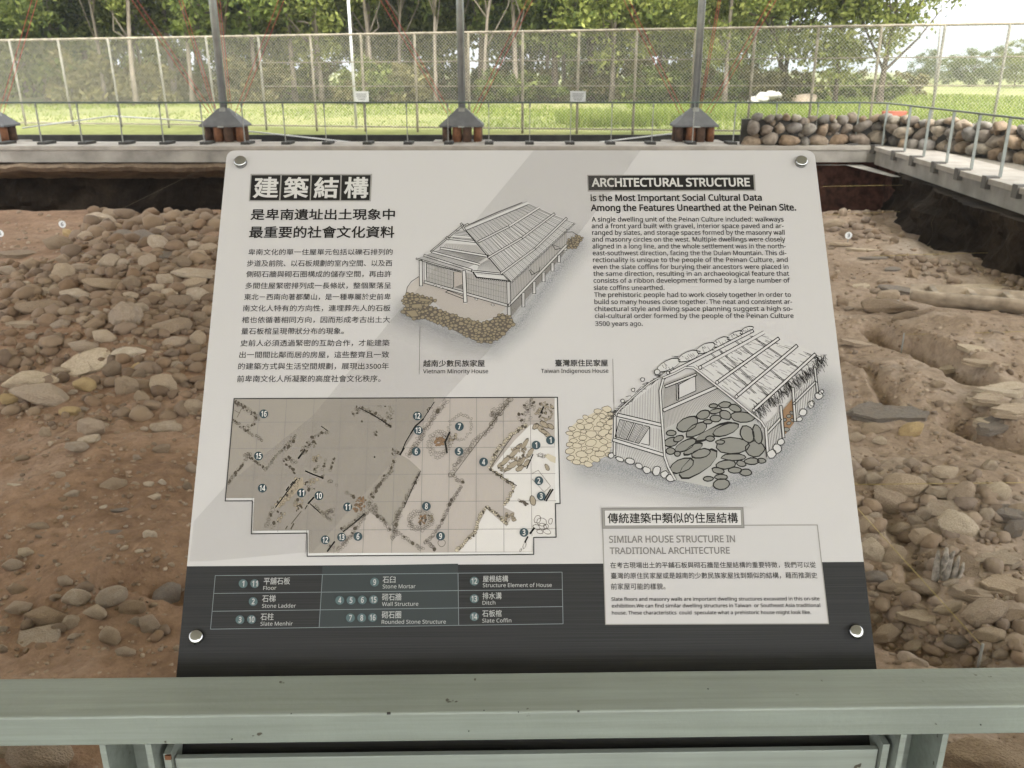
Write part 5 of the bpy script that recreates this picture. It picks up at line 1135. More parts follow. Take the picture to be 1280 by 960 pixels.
for zi, (zc, rad) in enumerate(rows):
    s = wr.uniform(0, .2)
    while s < cum[-1]:
        r_ = rad * wr.uniform(.7, 1.35); P, d = along(s + r_ * 1.2); nrm = Vector((d.y, -d.x, 0)); rot = Matrix.Rotation(math.atan2(d.y, d.x), 3, 'Z') @ Matrix.Rotation(wr.uniform(-.4, .4), 3, 'X') @ Matrix.Rotation(wr.uniform(-.5, .5), 3, 'Y')
        off_ = wr.uniform(-.07, .07) - (.08 if zi in (1, 3) else 0); dz_ = wr.uniform(-.05, .05); me = wr.choice(COBW); sc = Vector((r_ * 1.38, rad * 1.4, rad * wr.uniform(.8, 1.12)))
        vs = [rot @ Vector((v.co.x * sc.x, v.co.y * sc.y, v.co.z * sc.z)) + P + nrm * off_ + Vector((0, 0, zc + dz_)) for v in me.vertices]
        b.add(vs, [tuple(p.vertices) for p in me.polygons], M['boulder_wall'], True); s += 2 * r_ * 1.2
# mortar core
for a, c in zip(pathw[:-1], pathw[1:]):
    d = (c - a); L = d.length; d.normalize(); rot = Matrix.Rotation(math.atan2(d.y, d.x), 3, 'Z'); b.box((a + c) / 2 + Vector((0, 0, .26)) + Vector((-d.y, d.x, 0)) * .1, (L, .2, .6), M['concrete_dark'], rot)
tag(b.build('boulder_wall'), 'low wall of round boulders curving behind the right corner of the pit', 'wall')
P = along(cum[3] + .1)[0]; P = at_y(1117, 146, P.y + .0); b = MB(); b.box((0, 0, 0), (.50, .11, .11), M['brick_red'], Matrix.Rotation(-.1, 3, 'Z'), .008); b.box((.02, .0, .03), (.51, .12, .02), M['brick_red'], Matrix.Rotation(-.1, 3, 'Z')); o = b.build('red_brick'); P.z = .665; o.location = P; tag(o, 'long red brick lying on top of the boulder wall', 'brick')
b = MB()
for px, py, r_ in ((944, 122, .26), (953, 118, .34), (963, 115, .30), (971, 115, .22), (940, 124, .18)):
    r_ *= 1.3; Pq = at_y(px, py + 3, 44); me = PROTO[int(r_ * 20) % 12]; b.add([Vector((v.co.x * r_, v.co.y * r_ * .8, v.co.z * r_ * .55)) + Pq for v in me.vertices], [tuple(p.vertices) for p in me.polygons], M['cream'], True)
o = b.build('white_rock'); o.location = (0, 0, -.02); tag(o, 'white pile of bleached rock lying in the grass beyond the fence', 'rock')
Pq = at_y(1006, 124, 45); b = MB(); me = PROTO[3]; b.add([Vector((v.co.x * .7, v.co.y * .5, v.co.z * .4)) + Vector((Pq.x, 45, .2)) for v in me.vertices], [tuple(p.vertices) for p in me.polygons], M['stone_grey'], True); tag(b.build('grey_rock'), 'dull grey rock in the grass right of the white rock pile', 'rock')
# pipes lying in the drain behind the kerb
for k_, (a, c, lb) in enumerate((((470 * 0 + 300, 163), (470, 181), 'thin white pipe sloping down behind the kerb left of the middle column'), ((720, 181), (840, 167), 'thin white pipe sloping up behind the kerb right of the middle column'), ((28, 160), (140, 145), 'thin grey pipe rising from the left pile cap'), ((140, 145), (255, 152), 'thin grey pipe sloping towards the pile cap behind the upper left sign corner'))):
    Pa, Pb_ = at_y(*a, 21.9), at_y(*c, 21.9); b = MB(); b.tube([Pa, Pb_], .018, 6, M['pipe']); tag(b.build('pipe'), lb, 'pipe')

# ------------------------------------------------------------------ stones in the pit
NST = [0]
G_LEFT, G_LOW, G_RIGHT = 'stones of the rubble heap left of the sign', 'stones scattered on the earth at the lower left', 'stones of the rubble right of the sign'
DEF = {G_LEFT: 'brown dusty stone lying in the rubble heap left of the sign', G_LOW: 'small dusty stone half buried in the earth at the lower left of the sign', G_RIGHT: 'grey brown dusty stone lying in the rubble right of the sign'}
srn = random.Random(77)
def stone(px, py, wpx, hpx, ang=0.0, mat='stone_brown', group=G_LEFT, label=None, slab=False, zr=None, name=None, sink=.17, tilt=0.0, yr=None):
    """a stone whose middle stands at photograph pixel (px,py) and spans wpx x hpx there"""
    base = floor_at(px, py + hpx * .28); d = depth(base); k = d / F
    sx_ = wpx * k / 2; vis = hpx * k / 2; down = math.atan2(CAMZ - base.z, base.y)
    # seen from above at angle 'down': visible half height ~ depth*sin + height*cos
    if slab: hz = vis * (zr or .42); hy = (vis - hz * math.cos(down)) / max(.25, math.sin(down))
    else: hz = vis * (zr or .92); hy = min(sx_ * 1.15, max(.5 * sx_, (vis - hz * math.cos(down)) / max(.25, math.sin(down))))
    if yr: hy = sx_ * yr
    if slab: hy = min(hy, sx_ * 1.6)
    me = srn.choice(SLAB if slab else PROTO); NST[0] += 1
    key = (me.name, mat)
    if key not in _mm: mc = me.copy(); mc.materials.clear(); mc.materials.append(M[mat]); _mm[key] = mc
    o = bpy.data.objects.new(name or ('flat_stone' if slab else 'stone'), _mm[key]); C.objects.link(o)
    o.location = base + Vector((0, hy * .25, hz * (1 - 2 * sink) if not slab else hz * .55)); o.scale = (sx_ * 1.04, hy, hz)
    o.rotation_euler = (tilt + srn.uniform(-.2, .2) * (.3 if slab else 1), ang * .55 + srn.uniform(-.22, .22) * (.35 if slab else 1), -ang * .8 + srn.uniform(-.3, .3))
    tag(o, label or DEF[group], 'stone', group if not label else None)
    return o
_mm = {}
ZL = lambda x, y: (x / 2.824, 180 + y / 2.824)
_sp = []
def SL(x, y, w_, h_, mat='stone_brown', label=None, ang=0, slab=False, **kw):
    q = ZL(x, y); _sp.append((*q, w_ / 5.65)); stone(*q, w_ / 2.824, h_ / 2.824, ang, mat, G_LEFT, label, slab, **kw)
SL(225, 458, 85, 80, 'stone_tan', 'tan egg shaped boulder standing upright high in the left rubble heap')
SL(375, 490, 150, 75, 'stone_brown', 'wide flat topped brown boulder in the middle of the left rubble heap', zr=.65)
SL(440, 605, 125, 125, 'stone_tan', 'biggest cracked brown boulder in the left rubble heap', zr=.85)
SL(360, 265, 110, 42, 'stone_grey', 'flat grey boulder at the top left edge of the rubble heap'); SL(405, 252, 100, 40); SL(485, 232, 105, 36, 'stone_tan', 'pale rounded boulder at the very top of the left rubble heap')
SL(385, 420, 90, 58, 'stone_grey', 'grey wedge shaped boulder in the upper left rubble heap', -.2); SL(435, 377, 58, 48); SL(560, 355, 78, 68, 'stone_grey'); SL(505, 330, 130, 40, 'slate', 'dark slate slab tilted against the stones of the left heap', .5, True, tilt=.5); SL(440, 320, 90, 36, 'slate', None, .6, True)
SL(140, 578, 148, 68, 'stone_brown', 'long brown boulder at the left foot of the rubble heap'); SL(243, 592, 66, 50); SL(265, 540, 112, 66, 'stone_grey'); SL(80, 632, 165, 40, 'stone_tan', 'long pale flat stone at the left edge below the heap', -.05, True); SL(365, 682, 92, 58, 'stone_tan'); SL(92, 497, 55, 28, 'stone_pale', 'small white stone near the left edge of the heap')
SL(108, 838, 180, 72, 'stone_pale', 'long pale cream boulder at the lower left', -.15); SL(150, 892, 200, 95, 'stone_tan', 'large smooth tan boulder at the lower left, below the cream one'); SL(300, 770, 205, 88, 'stone_pale', 'long pale wedge shaped slab left of the sign', -.35, True, tilt=.25); SL(450, 740, 118, 44, 'stone_pale', None, -.2); SL(490, 790, 46, 44, 'stone_yellow', 'small yellow stone left of the sign')
SL(450, 858, 82, 92); SL(572, 850, 100, 90, 'stone_tan'); SL(612, 652, 152, 72, 'stone_brown'); SL(662, 502, 142, 48, 'stone_tan', None, -.15); SL(690, 460, 172, 42, 'stone_grey', None, .05); SL(738, 372, 72, 50, 'stone_tan')
SL(570, 300, 44, 32, 'stone_tan'); SL(605, 292, 60, 32); SL(240, 317, 52, 32, 'stone_yellow'); SL(525, 420, 62, 84, 'stone_tan'); SL(585, 480, 82, 50, 'stone_grey'); SL(465, 497, 70, 62); SL(625, 702, 100, 52, 'stone_tan'); SL(312, 590, 62, 36); SL(680, 932, 90, 74, 'stone_tan'); SL(300, 856, 82, 62, 'stone_yellow'); SL(200, 352, 100, 60, 'stone_brown', None, .2); SL(60, 385, 130, 40, 'stone_brown', None, 0, True); SL(110, 430, 80, 50); SL(160, 490, 60, 40); SL(30, 450, 70, 45, 'stone_grey'); SL(520, 395, 60, 30, 'stone_tan'); SL(620, 250, 60, 40); SL(680, 222, 60, 34, 'stone_tan'); SL(730, 220, 60, 38); SL(770, 215, 50, 30); SL(460, 540, 60, 40, 'stone_tan'); SL(640, 560, 90, 60); SL(550, 545, 70, 50, 'stone_brown'); SL(700, 540, 80, 70, 'stone_grey'); SL(330, 640, 80, 45); SL(710, 620, 60, 60); SL(700, 690, 60, 60, 'stone_tan'); SL(290, 715, 100, 45, 'stone_tan'); SL(210, 640, 70, 40, 'stone_tan'); SL(400, 800, 70, 70); SL(250, 945, 80, 45, 'stone_yellow', 'flat yellowish stone at the lower left among the tan boulders'); SL(30, 905, 60, 50, 'stone_yellow'); SL(640, 420, 70, 60, 'stone_brown'); SL(700, 395, 60, 50, 'stone_tan'); SL(590, 390, 60, 40, 'slate', None, .4, True); SL(340, 445, 60, 40); SL(290, 440, 90, 40, 'stone_tan'); SL(480, 440, 50, 40); SL(300, 330, 60, 40, 'stone_tan')
ZM = lambda x, y: (x / 2.666, 500 + y / 2.666)
def SM(x, y, w_, h_, mat='stone_brown', label=None, ang=0, slab=False, **kw):
    q = ZM(x, y); _sp.append((*q, w_ / 5.3)); stone(*q, w_ / 2.666, h_ / 2.666, ang, mat, G_LOW, label, slab, **kw)
SM(375, 275, 88, 66, 'stone_brown', 'round brown stone half sunk in the bare earth left of the sign', sink=.4); SM(305, 92, 100, 72, 'stone_tan'); SM(545, 95, 132, 58, 'stone_grey', 'grey flat boulder close to the left side of the sign'); SM(150, 110, 42, 58, 'stone_tan'); SM(300, 132, 80, 42, 'stone_pale'); SM(258, 160, 90, 46, 'stone_grey'); SM(638, 230, 42, 46, 'stone_tan'); SM(515, 326, 52, 26, 'stone_pale', None, -.4); SM(497, 280, 40, 26, 'stone_pale'); SM(370, 440, 92, 24, 'slate', 'thin blue grey sliver of slate flat on the bare earth', -.25, True); SM(500, 450, 56, 42, 'stone_pale', 'whitish round pebble on the bare earth left of the map on the sign'); SM(40, 552, 72, 52, 'stone_tan'); SM(85, 510, 52, 40, 'stone_pale'); SM(130, 420, 70, 22); SM(150, 515, 60, 22, 'slate', None, 0, True)
SM(252, 662, 100, 84, 'stone_grey', 'faceted blue grey rock in the lower left stone cluster', zr=.9); SM(125, 790, 150, 92, 'stone_grey', 'flat grey green slab tilted towards the viewer at the lower left', .2, True, tilt=.45, zr=.2); SM(368, 792, 72, 84, 'stone_tan', 'upright tan stone in the lower left cluster just above the rail'); SM(415, 842, 72, 38, 'stone_tan'); SM(500, 750, 82, 84, 'stone_tan', 'rounded pinkish stone beside the lower left edge of the sign'); SM(60, 692, 92, 52, 'stone_tan'); SM(150, 722, 150, 64, 'stone_brown', None, -.1); SM(237, 742, 62, 72, 'stone_tan'); SM(378, 655, 105, 84, 'stone_grey', 'ragged grey layered rock behind the lower left stone cluster', -.5, tilt=-.3); SM(445, 692, 92, 62, 'stone_brown'); SM(560, 655, 105, 92, 'slate', 'dark ragged rock beside the lower left edge of the sign', -.4); SM(58, 632, 72, 44); SM(8, 830, 34, 40, 'stone_tan'); SM(320, 710, 80, 60, 'stone_tan'); SM(590, 830, 30, 26, 'stone_tan'); SM(450, 280, 30, 18, 'stone_tan'); SM(200, 250, 40, 30, 'stone_tan'); SM(70, 195, 60, 24, 'stone_brown'); SM(60, 285, 90, 16, 'stone_pale', None, 0, True); SM(540, 275, 30, 30, 'stone_pale'); SM(240, 315, 60, 26, 'stone_grey', None, -.2); SM(200, 390, 24, 14, 'stone_pale'); SM(625, 290, 30, 40); SM(460, 505, 40, 14, 'stone_pale'); SM(195, 550, 20, 20, 'stone_pale'); SM(400, 365, 60, 20, 'slate', None, 0, True); SM(540, 165, 60, 36, 'stone_brown'); SM(400, 460, 30, 24, 'stone_tan')
stone(50, 942, 90, 56, 0, 'stone_tan', G_LOW, 'smooth tan boulder in the bottom left corner below the rail')
stone(12, 938, 40, 26, 0, 'stone_grey', G_LOW)
ZR = lambda x, y: (1010 + x / 2.824, 180 + y / 2.824); ZS = lambda x, y: (1030 + x / 2.824, 480 + y / 2.824)
def SR(x, y, w_, h_, mat='stone_tan', label=None, ang=0, slab=False, z=ZR, **kw):
    q = z(x, y); _sp.append((*q, w_ / 5.65)); stone(*q, w_ / 2.824, h_ / 2.824, ang, mat, G_RIGHT, label, slab, **kw)
SR(155, 193, 100, 34, 'stone_tan', 'large rounded boulder in the shadow of the far right corner of the pit'); SR(95, 282, 80, 38); SR(190, 215, 50, 26); SR(270, 582, 190, 64, 'stone_brown', 'dark long rounded boulder left of the hollow log'); SR(288, 540, 100, 52, 'stone_tan'); SR(315, 512, 150, 50, 'slate', 'dark slate block behind the stones left of the hollow log', .1, True, zr=.5); SR(342, 622, 92, 62, 'stone_brown'); SR(437, 526, 92, 34, 'stone_pale'); SR(600, 512, 330, 66, 'stone_pale', 'long pale flat slab behind the hollow log', .06, True, zr=.35)
SR(190, 500, 72, 26, 'stone_pale', None, -.2, True); SR(180, 702, 125, 36, 'stone_tan', 'long thin slab lying askew right beside the upper right edge of the sign', .25, True); SR(300, 716, 66, 26); SR(290, 945, 300, 90, 'slate', 'broad dark slate slab beside the right edge of the sign', .02, True, zr=.35); SR(690, 872, 185, 44, 'stone_pale', 'pale flat slab at the right edge above the layered ledge', 0, True, zr=.5); SR(650, 912, 170, 40, 'stone_tan', None, .05, True, zr=.45); SR(570, 785, 120, 40, 'stone_pale', None, .25, True); SR(380, 455, 50, 36, 'stone_brown', None, 1.2, True); SR(740, 920, 60, 50, 'stone_grey'); SR(120, 560, 60, 40, 'stone_brown'); SR(350, 790, 40, 26); SR(460, 850, 60, 30, 'stone_brown'); SR(300, 440, 60, 22, 'slate', None, 0, True); SR(120, 350, 110, 26, 'stone_tan', None, 0, True); SR(200, 372, 120, 20, 'stone_pale', None, 0, True); SR(150, 320, 80, 30, 'stone_brown'); SR(240, 400, 120, 16, 'slate', None, 0, True); SR(640, 980, 130, 60, 'stone_pale', 'pale cracked block under the flat slabs at the right edge', 0, True, zr=.6)
def SQ(x, y, w_, h_, mat='stone_tan', label=None, ang=0, slab=False, **kw): SR(x, y, w_, h_, mat, label, ang, slab, z=ZS, **kw)
SQ(182, 160, 112, 48, 'stone_brown', 'rounded reddish stone lying on the dark slate slab right of the sign'); SQ(310, 162, 96, 76, 'stone_yellow', 'yellow banded round stone right of the sign', zr=.85); SQ(196, 202, 50, 46, 'stone_pale'); SQ(110, 192, 62, 42); SQ(130, 330, 62, 80, 'stone_tan', None); SQ(305, 285, 60, 62, 'stone_tan', 'small upright rounded stone in the right heap, above the yellow string'); SQ(275, 300, 44, 34); SQ(425, 312, 104, 72, 'stone_tan', 'broad rounded boulder at the top of the right rubble heap'); SQ(290, 362, 150, 104, 'stone_tan', 'big smooth grey boulder in the right rubble heap crossed by the string'); SQ(240, 416, 172, 108, 'stone_tan', 'large smooth oval boulder at the front of the right rubble heap', .2); SQ(412, 388, 100, 52, 'stone_grey'); SQ(487, 386, 84, 115, 'stone_tan', 'upright leaning boulder in the right rubble heap', .5); SQ(610, 385, 102, 76, 'stone_pale', 'cream coloured round stone standing alone near the right edge'); SQ(682, 440, 72, 52, 'stone_brown')
SQ(475, 500, 142, 112, 'stone_pale', 'knobbly pale boulder in the middle of the right rubble heap', .5, zr=.85); SQ(270, 520, 82, 62); SQ(345, 548, 100, 92, 'stone_tan'); SQ(430, 440, 150, 90, 'stone_grey', 'grey slab tilted up behind the knobbly boulder', .2, True, tilt=.5); SQ(605, 600, 215, 100, 'stone_grey', 'broad flat grey slab lying near the right edge', -.05, True, zr=.25); SQ(645, 705, 180, 108, 'stone_tan', 'rough flat slab at the right edge above the long pinkish stone', 0, True, zr=.4); SQ(500, 640, 110, 100, 'stone_brown', None, .4, True, tilt=.5); SQ(165, 590, 90, 112, 'stone_pale', 'pale rounded boulder touching the right edge of the sign'); SQ(250, 606, 74, 102, 'stone_tan', 'egg shaped tan stone just right of the boulder at the edge of the sign', .4); SQ(370, 722, 152, 70, 'stone_tan', 'long tan stone in front of the weathered stump', .25); SQ(440, 790, 112, 46); SQ(562, 812, 195, 108, 'stone_tan', 'long smooth pinkish boulder at the lower right', -.25); SQ(345, 782, 84, 34, 'stone_tan', None, .5, True); SQ(520, 748, 62, 50, 'stone_brown'); SQ(672, 512, 82, 82, 'slate', 'layered dark slate chunk at the right edge'); SQ(680, 842, 52, 32); SQ(225, 882, 125, 92, 'stone_tan', 'cracked pale rock beside the lower right screw of the sign'); SQ(320, 930, 90, 56); SQ(185, 820, 44, 34, 'stone_pale'); SQ(150, 500, 60, 80, 'stone_tan'); SQ(210, 460, 120, 34, 'stone_brown', None, .4, True); SQ(390, 610, 60, 60, 'stone_brown'); SQ(450, 580, 40, 30, 'stone_tan'); SQ(180, 690, 90, 60, 'slate'); SQ(220, 720, 70, 70, 'stone_brown'); SQ(600, 440, 70, 50, 'stone_brown'); SQ(570, 460, 60, 60, 'stone_grey'); SQ(350, 460, 70, 60, 'stone_grey'); SQ(340, 340, 40, 60, 'stone_grey'); SQ(180, 470, 60, 40, 'stone_grey'); SQ(590, 890, 120, 60, 'stone_tan'); SQ(470, 910, 120, 60, 'slate'); SQ(660, 780, 60, 30, 'stone_tan', None, 0, True)
stone(1236, 940, 130, 60, 0, 'stone_brown', G_RIGHT, 'large brown rock in the bottom right corner below the rail', sink=.45)
for x, y, w_, h_, mt, lb in ((1258, 484, 70, 20, 'stone_pale', 'topmost pale slab of the layered ledge at the right edge'), (1236, 497, 56, 22, 'stone_tan', None), (1266, 512, 60, 26, 'stone_tan', None), (1246, 528, 64, 24, 'slate', 'dark slab low in the layered ledge at the right edge'), (1272, 544, 50, 24, 'stone_pale', None), (1230, 466, 66, 16, 'stone_tan', None), (1190, 470, 40, 14, 'stone_pale', None), (1150, 455, 46, 14, 'stone_tan', None), (1085, 512, 56, 24, 'slate', 'jagged dark slate piece at the left end of the dark slab beside the sign'), (1262, 640, 40, 30, 'slate', None), (1195, 650, 60, 30, 'stone_tan', None), (1165, 668, 46, 26, 'stone_grey', None), (1215, 740, 60, 26, 'stone_tan', None), (1150, 770, 56, 24, 'stone_tan', None), (1120, 735, 40, 20, 'stone_brown', None), (1262, 770, 50, 24, 'stone_brown', None)):
    _sp.append((x, y, w_ / 2)); stone(x, y, w_, h_, srn.uniform(-.25, .25), mt, G_RIGHT, lb, True, zr=.5)
# fill the heaps with more single stones, biggest first
def heap(zone, n, wmin, wmax, mats, group, avoid=.62):
    k = 0; tr = 0
    while k < n and tr < n * 40:
        tr += 1; q = (srn.uniform(min(z[0] for z in zone), max(z[0] for z in zone)), srn.uniform(min(z[1] for z in zone), max(z[1] for z in zone)))
        if not inside(q, zone): continue
        w_ = srn.uniform(wmin, wmax)
        if any((q[0] - a) ** 2 + ((q[1] - c) * 1.3) ** 2 < (avoid * (r_ + w_ / 2)) ** 2 for a, c, r_ in _sp): continue
        _sp.append((*q, w_ / 2)); stone(*q, w_, w_ * srn.uniform(.5, .85), srn.uniform(-.4, .4), srn.choice(mats), group); k += 1
LM = ['stone_brown', 'stone_brown', 'stone_tan', 'stone_grey']; RM_ = ['stone_tan', 'stone_tan', 'stone_brown', 'stone_grey']
heap([(75, 330), (110, 270), (150, 255), (270, 250), (300, 250), (290, 420), (180, 420), (60, 400), (0, 380), (0, 330)], 62, 10, 24, LM, G_LEFT)
heap([(0, 400), (290, 400), (285, 520), (120, 520), (0, 500)], 22, 10, 22, LM, G_LEFT)
heap([(0, 730), (220, 720), (220, 800), (0, 800)], 8, 10, 26, LM, G_LOW); heap([(0, 520), (230, 520), (220, 720), (0, 720)], 16, 6, 13, ['stone_tan', 'stone_pale', 'stone_brown'], G_LOW)
heap([(1060, 575), (1280, 580), (1280, 830), (1100, 830)], 34, 9, 26, RM_, G_RIGHT); heap([(1035, 280), (1120, 300), (1280, 420), (1280, 580), (1060, 580)], 18, 7, 18, RM_, G_RIGHT)
heap([(1195, 930), (1280, 925), (1280, 958), (1195, 958)], 3, 14, 26, RM_, G_RIGHT)
RUB = MB(); rcol = ['rubble']
def rubble(zone, n, wmin, wmax, avoid=.4):
    k = 0; tr = 0
    while k < n and tr < n * 40:
        tr += 1; q = (srn.uniform(min(z[0] for z in zone), max(z[0] for z in zone)), srn.uniform(min(z[1] for z in zone), max(z[1] for z in zone)))
        if not inside(q, zone): continue
        w_ = srn.uniform(wmin, wmax)
        if any((q[0] - a) ** 2 + ((q[1] - c) * 1.3) ** 2 < (avoid * (r_ + w_ / 2)) ** 2 for a, c, r_ in _sp): continue
        _sp.append((*q, w_ / 2)); k += 1; P = floor_at(*q); s_ = w_ / 2 * depth(P) / F; me = srn.choice(RUBP); rot = Matrix.Rotation(srn.uniform(0, 6.28), 3, 'Z') @ Matrix.Rotation(srn.uniform(-.4, .4), 3, 'X'); f1, f2 = srn.uniform(.6, .95), srn.uniform(.5, .8)
        RUB.add([rot @ Vector((v.co.x * s_, v.co.y * s_ * f1, v.co.z * s_ * f2)) + P + Vector((0, 0, s_ * .3)) for v in me.vertices], [tuple(p.vertices) for p in me.polygons], M['rubble_shaded_brown'] if q[0] < 640 else M['rubble'], True)
def island_mat(name, cs):
    m, t, b = new_mat(name); b.inputs['Roughness'].default_value = .9; g = t.nodes.new('ShaderNodeNewGeometry'); cr = t.nodes.new('ShaderNodeValToRGB'); e = cr.color_ramp.elements
    while len(e) < len(cs): e.new(.5)
    for i, c in enumerate(cs): e[i].position = i / (len(cs) - 1); e[i].color = (*c, 1)
    t.links.new(g.outputs['Random Per Island'], cr.inputs['Fac']); t.links.new(cr.outputs[0], b.inputs['Base Color']); return m
M['gravel'] = island_mat('gravel', [(.22, .15, .10), (.28, .20, .13), (.32, .24, .165), (.24, .19, .14), (.27, .19, .125), (.40, .32, .23)])
M['stump_wood'] = plain('stump_wood', (.28, .25, .21), .9, var=.6, vscale=30, bump=.5, bscale=40)
M['rubble'] = island_mat('rubble', [(.165, .118, .08), (.255, .19, .13), (.31, .238, .17), (.20, .153, .115), (.24, .17, .11), (.28, .22, .165)]); M['rubble_shaded_brown'] = island_mat('rubble_shaded_brown', [(.125, .082, .05), (.20, .138, .085), (.25, .178, .112), (.155, .11, .075), (.19, .122, .07), (.22, .16, .11)]); RUBP = [stone_mesh(800 + i, 2, 1, 6, .13) for i in range(10)]  # left rubble is browner and darkened to carry the deeper shade under the roof
for _t in (M['rubble'].node_tree, M['rubble_shaded_brown'].node_tree):
  _n = _t.nodes.new('ShaderNodeTexNoise'); _n.inputs['Scale'].default_value = 22; _n.inputs['Detail'].default_value = 8; _b = _t.nodes.new('ShaderNodeBump'); _b.inputs['Strength'].default_value = .5; _b.inputs['Distance'].default_value = .03
  _c = _t.nodes.new('ShaderNodeTexCoord'); _t.links.new(_c.outputs['Object'], _n.inputs['Vector']); _t.links.new(_n.outputs['Fac'], _b.inputs['Height']); _t.links.new(_b.outputs[0], _t.nodes['Principled BSDF'].inputs['Normal'])
rubble([(75, 330), (110, 270), (150, 255), (270, 250), (300, 250), (290, 420), (180, 420), (0, 405), (0, 330)], 260, 12, 32, .36)
rubble([(75, 330), (110, 270), (150, 255), (270, 250), (300, 250), (290, 420), (180, 420), (0, 405), (0, 330)], 330, 6, 15, .34)
rubble([(0, 400), (290, 400), (285, 520), (120, 530), (0, 520)], 70, 14, 34, .40); rubble([(0, 400), (290, 400), (285, 525), (120, 540), (0, 525)], 130, 6, 15, .40)
rubble([(1050, 570), (1280, 580), (1280, 830), (1100, 830)], 60, 14, 34, .40); rubble([(1060, 575), (1280, 580), (1280, 830), (1100, 830)], 170, 5, 15, .40)
rubble([(0, 735), (215, 725), (215, 810), (0, 815)], 7, 12, 24, .5); rubble([(0, 725), (220, 720), (215, 815), (0, 815)], 40, 4, 10, .5); rubble([(1030, 240), (1085, 240), (1100, 300), (1040, 300)], 24, 8, 20, .45)
rubble([(1100, 318), (1140, 318), (1280, 352), (1280, 378), (1200, 362)], 46, 6, 18, .42); rubble([(1060, 405), (1280, 420), (1280, 575), (1070, 560)], 90, 4, 12, .5); rubble([(0, 530), (225, 530), (215, 720), (0, 720)], 70, 4, 10, .5)
tag(RUB.build('rubble'), kind='stuff'); print('stones', NST[0])
# gravel and crumbs nobody could count: one object
b = MB(); grn = random.Random(9); tiny = [stone_mesh(700 + i, 1, 1, 2, .14) for i in range(6)]; nG = 0
while nG < 8500:
    px, py = grn.uniform(-20, 1300), grn.uniform(262, 960)
    if 300 < px < 1000 and py < 900: continue
    if grn.random() > (.95 if px > 640 else .7): continue
    P = floor_at(px, py); r_ = depth(P) / F * grn.choice((.9, 1.1, 1.4, 1.8, 2.4, 3.2, 4.2)); me = grn.choice(tiny); nG += 1; a = grn.uniform(0, 6.28); ca, sa = math.cos(a), math.sin(a); f1 = grn.uniform(.6, 1)
    b.add([(P.x + (v.co.x * ca - v.co.y * sa * f1) * r_, P.y + (v.co.x * sa + v.co.y * ca * f1) * r_, P.z + v.co.z * r_ * .6 + r_ * .12) for v in me.vertices], [tuple(p.vertices) for p in me.polygons], M['gravel'], True)
tag(b.build('gravel'), kind='stuff')

# hollow log (trough coffin) at right, on the earth
Pa = floor_at(1133, 398); Pb_ = floor_at(1310, 412); d = (Pb_ - Pa); d.z = 0; L = d.length * 1.05; d.normalize()
log = empty('hollow_log', Vector((Pa.x, Pa.y, max(Pa.z, fz((Pa.x + Pb_.x) / 2, (Pa.y + Pb_.y) / 2 - .2)) - .01)), 'weathered hollowed log trough with cross ribs lying at the right edge of the pit', 'log', rot=(0, 0, math.atan2(d.y, d.x)))
b = MB(); ns, nr = 26, 18; vs = []; fs = []; lr = random.Random(12)
for i in range(ns + 1):
    s = i / ns; x = L * s; R0 = .205 * (.72 + .28 * min(1, s * 5)); wob = .012 * noise.noise((x * 3, 0, 1))
    for k in range(nr):
        a = math.pi + math.pi * k / (nr - 1); vs.append((x, (R0 + wob) * 1.15 * math.cos(a) + .01 * noise.noise((x * 5, a * 2, 0)), .21 + R0 * math.sin(a) + .008 * noise.noise((x * 7, a * 3, 4))))
    for k in range(nr):
        a = 2 * math.pi - math.pi * k / (nr - 1); r_ = R0 * .80; vs.append((x, r_ * 1.15 * math.cos(a), .212 + r_ * .62 * math.sin(a)))
m_ = 2 * nr
for i in range(ns):
    for k in range(m_): fs.append((i * m_ + k, (i + 1) * m_ + k, (i + 1) * m_ + (k + 1) % m_, i * m_ + (k + 1) % m_))
fs.append(tuple(range(m_ - 1, -1, -1))[::1]); fs.append(tuple(ns * m_ + k for k in range(m_))); b.add(vs, fs, M['wood'], True); b.build('trough', parent=log)
for s in (.16, .42, .66, .88): q = MB(); q.box((L * s, 0, .15), (.07, .34, .11), M['wood'], Matrix.Rotation(.1, 3, 'Z'), .012); q.build('cross_rib', parent=log)
# weathered stump standing between the stones on the right
P = floor_at(*ZS(420, 690)); k = depth(P) / F; stp = MB(); lr = random.Random(5)
for i, (dx, h, lean, r_) in enumerate(((-9, 46, -2, 4.2), (-3, 52, 0, 5), (3, 48, 3, 4.6), (9, 40, 6, 4), (14, 30, 9, 3.4), (0, 36, 2, 5))):
    pts = [P + Vector(((dx + lean * t) * k, (lr.uniform(-3, 3)) * k, h * k * t - .03)) for t in (0, .4, .75, 1)]; stp.tube(pts, [r_ * k * q for q in (1.1, 1, .8, .35)], 7, M['stump_wood'])
tag(stp.build('wooden_stump'), 'weathered grey striped stump sticking up between the stones on the right', 'stump')

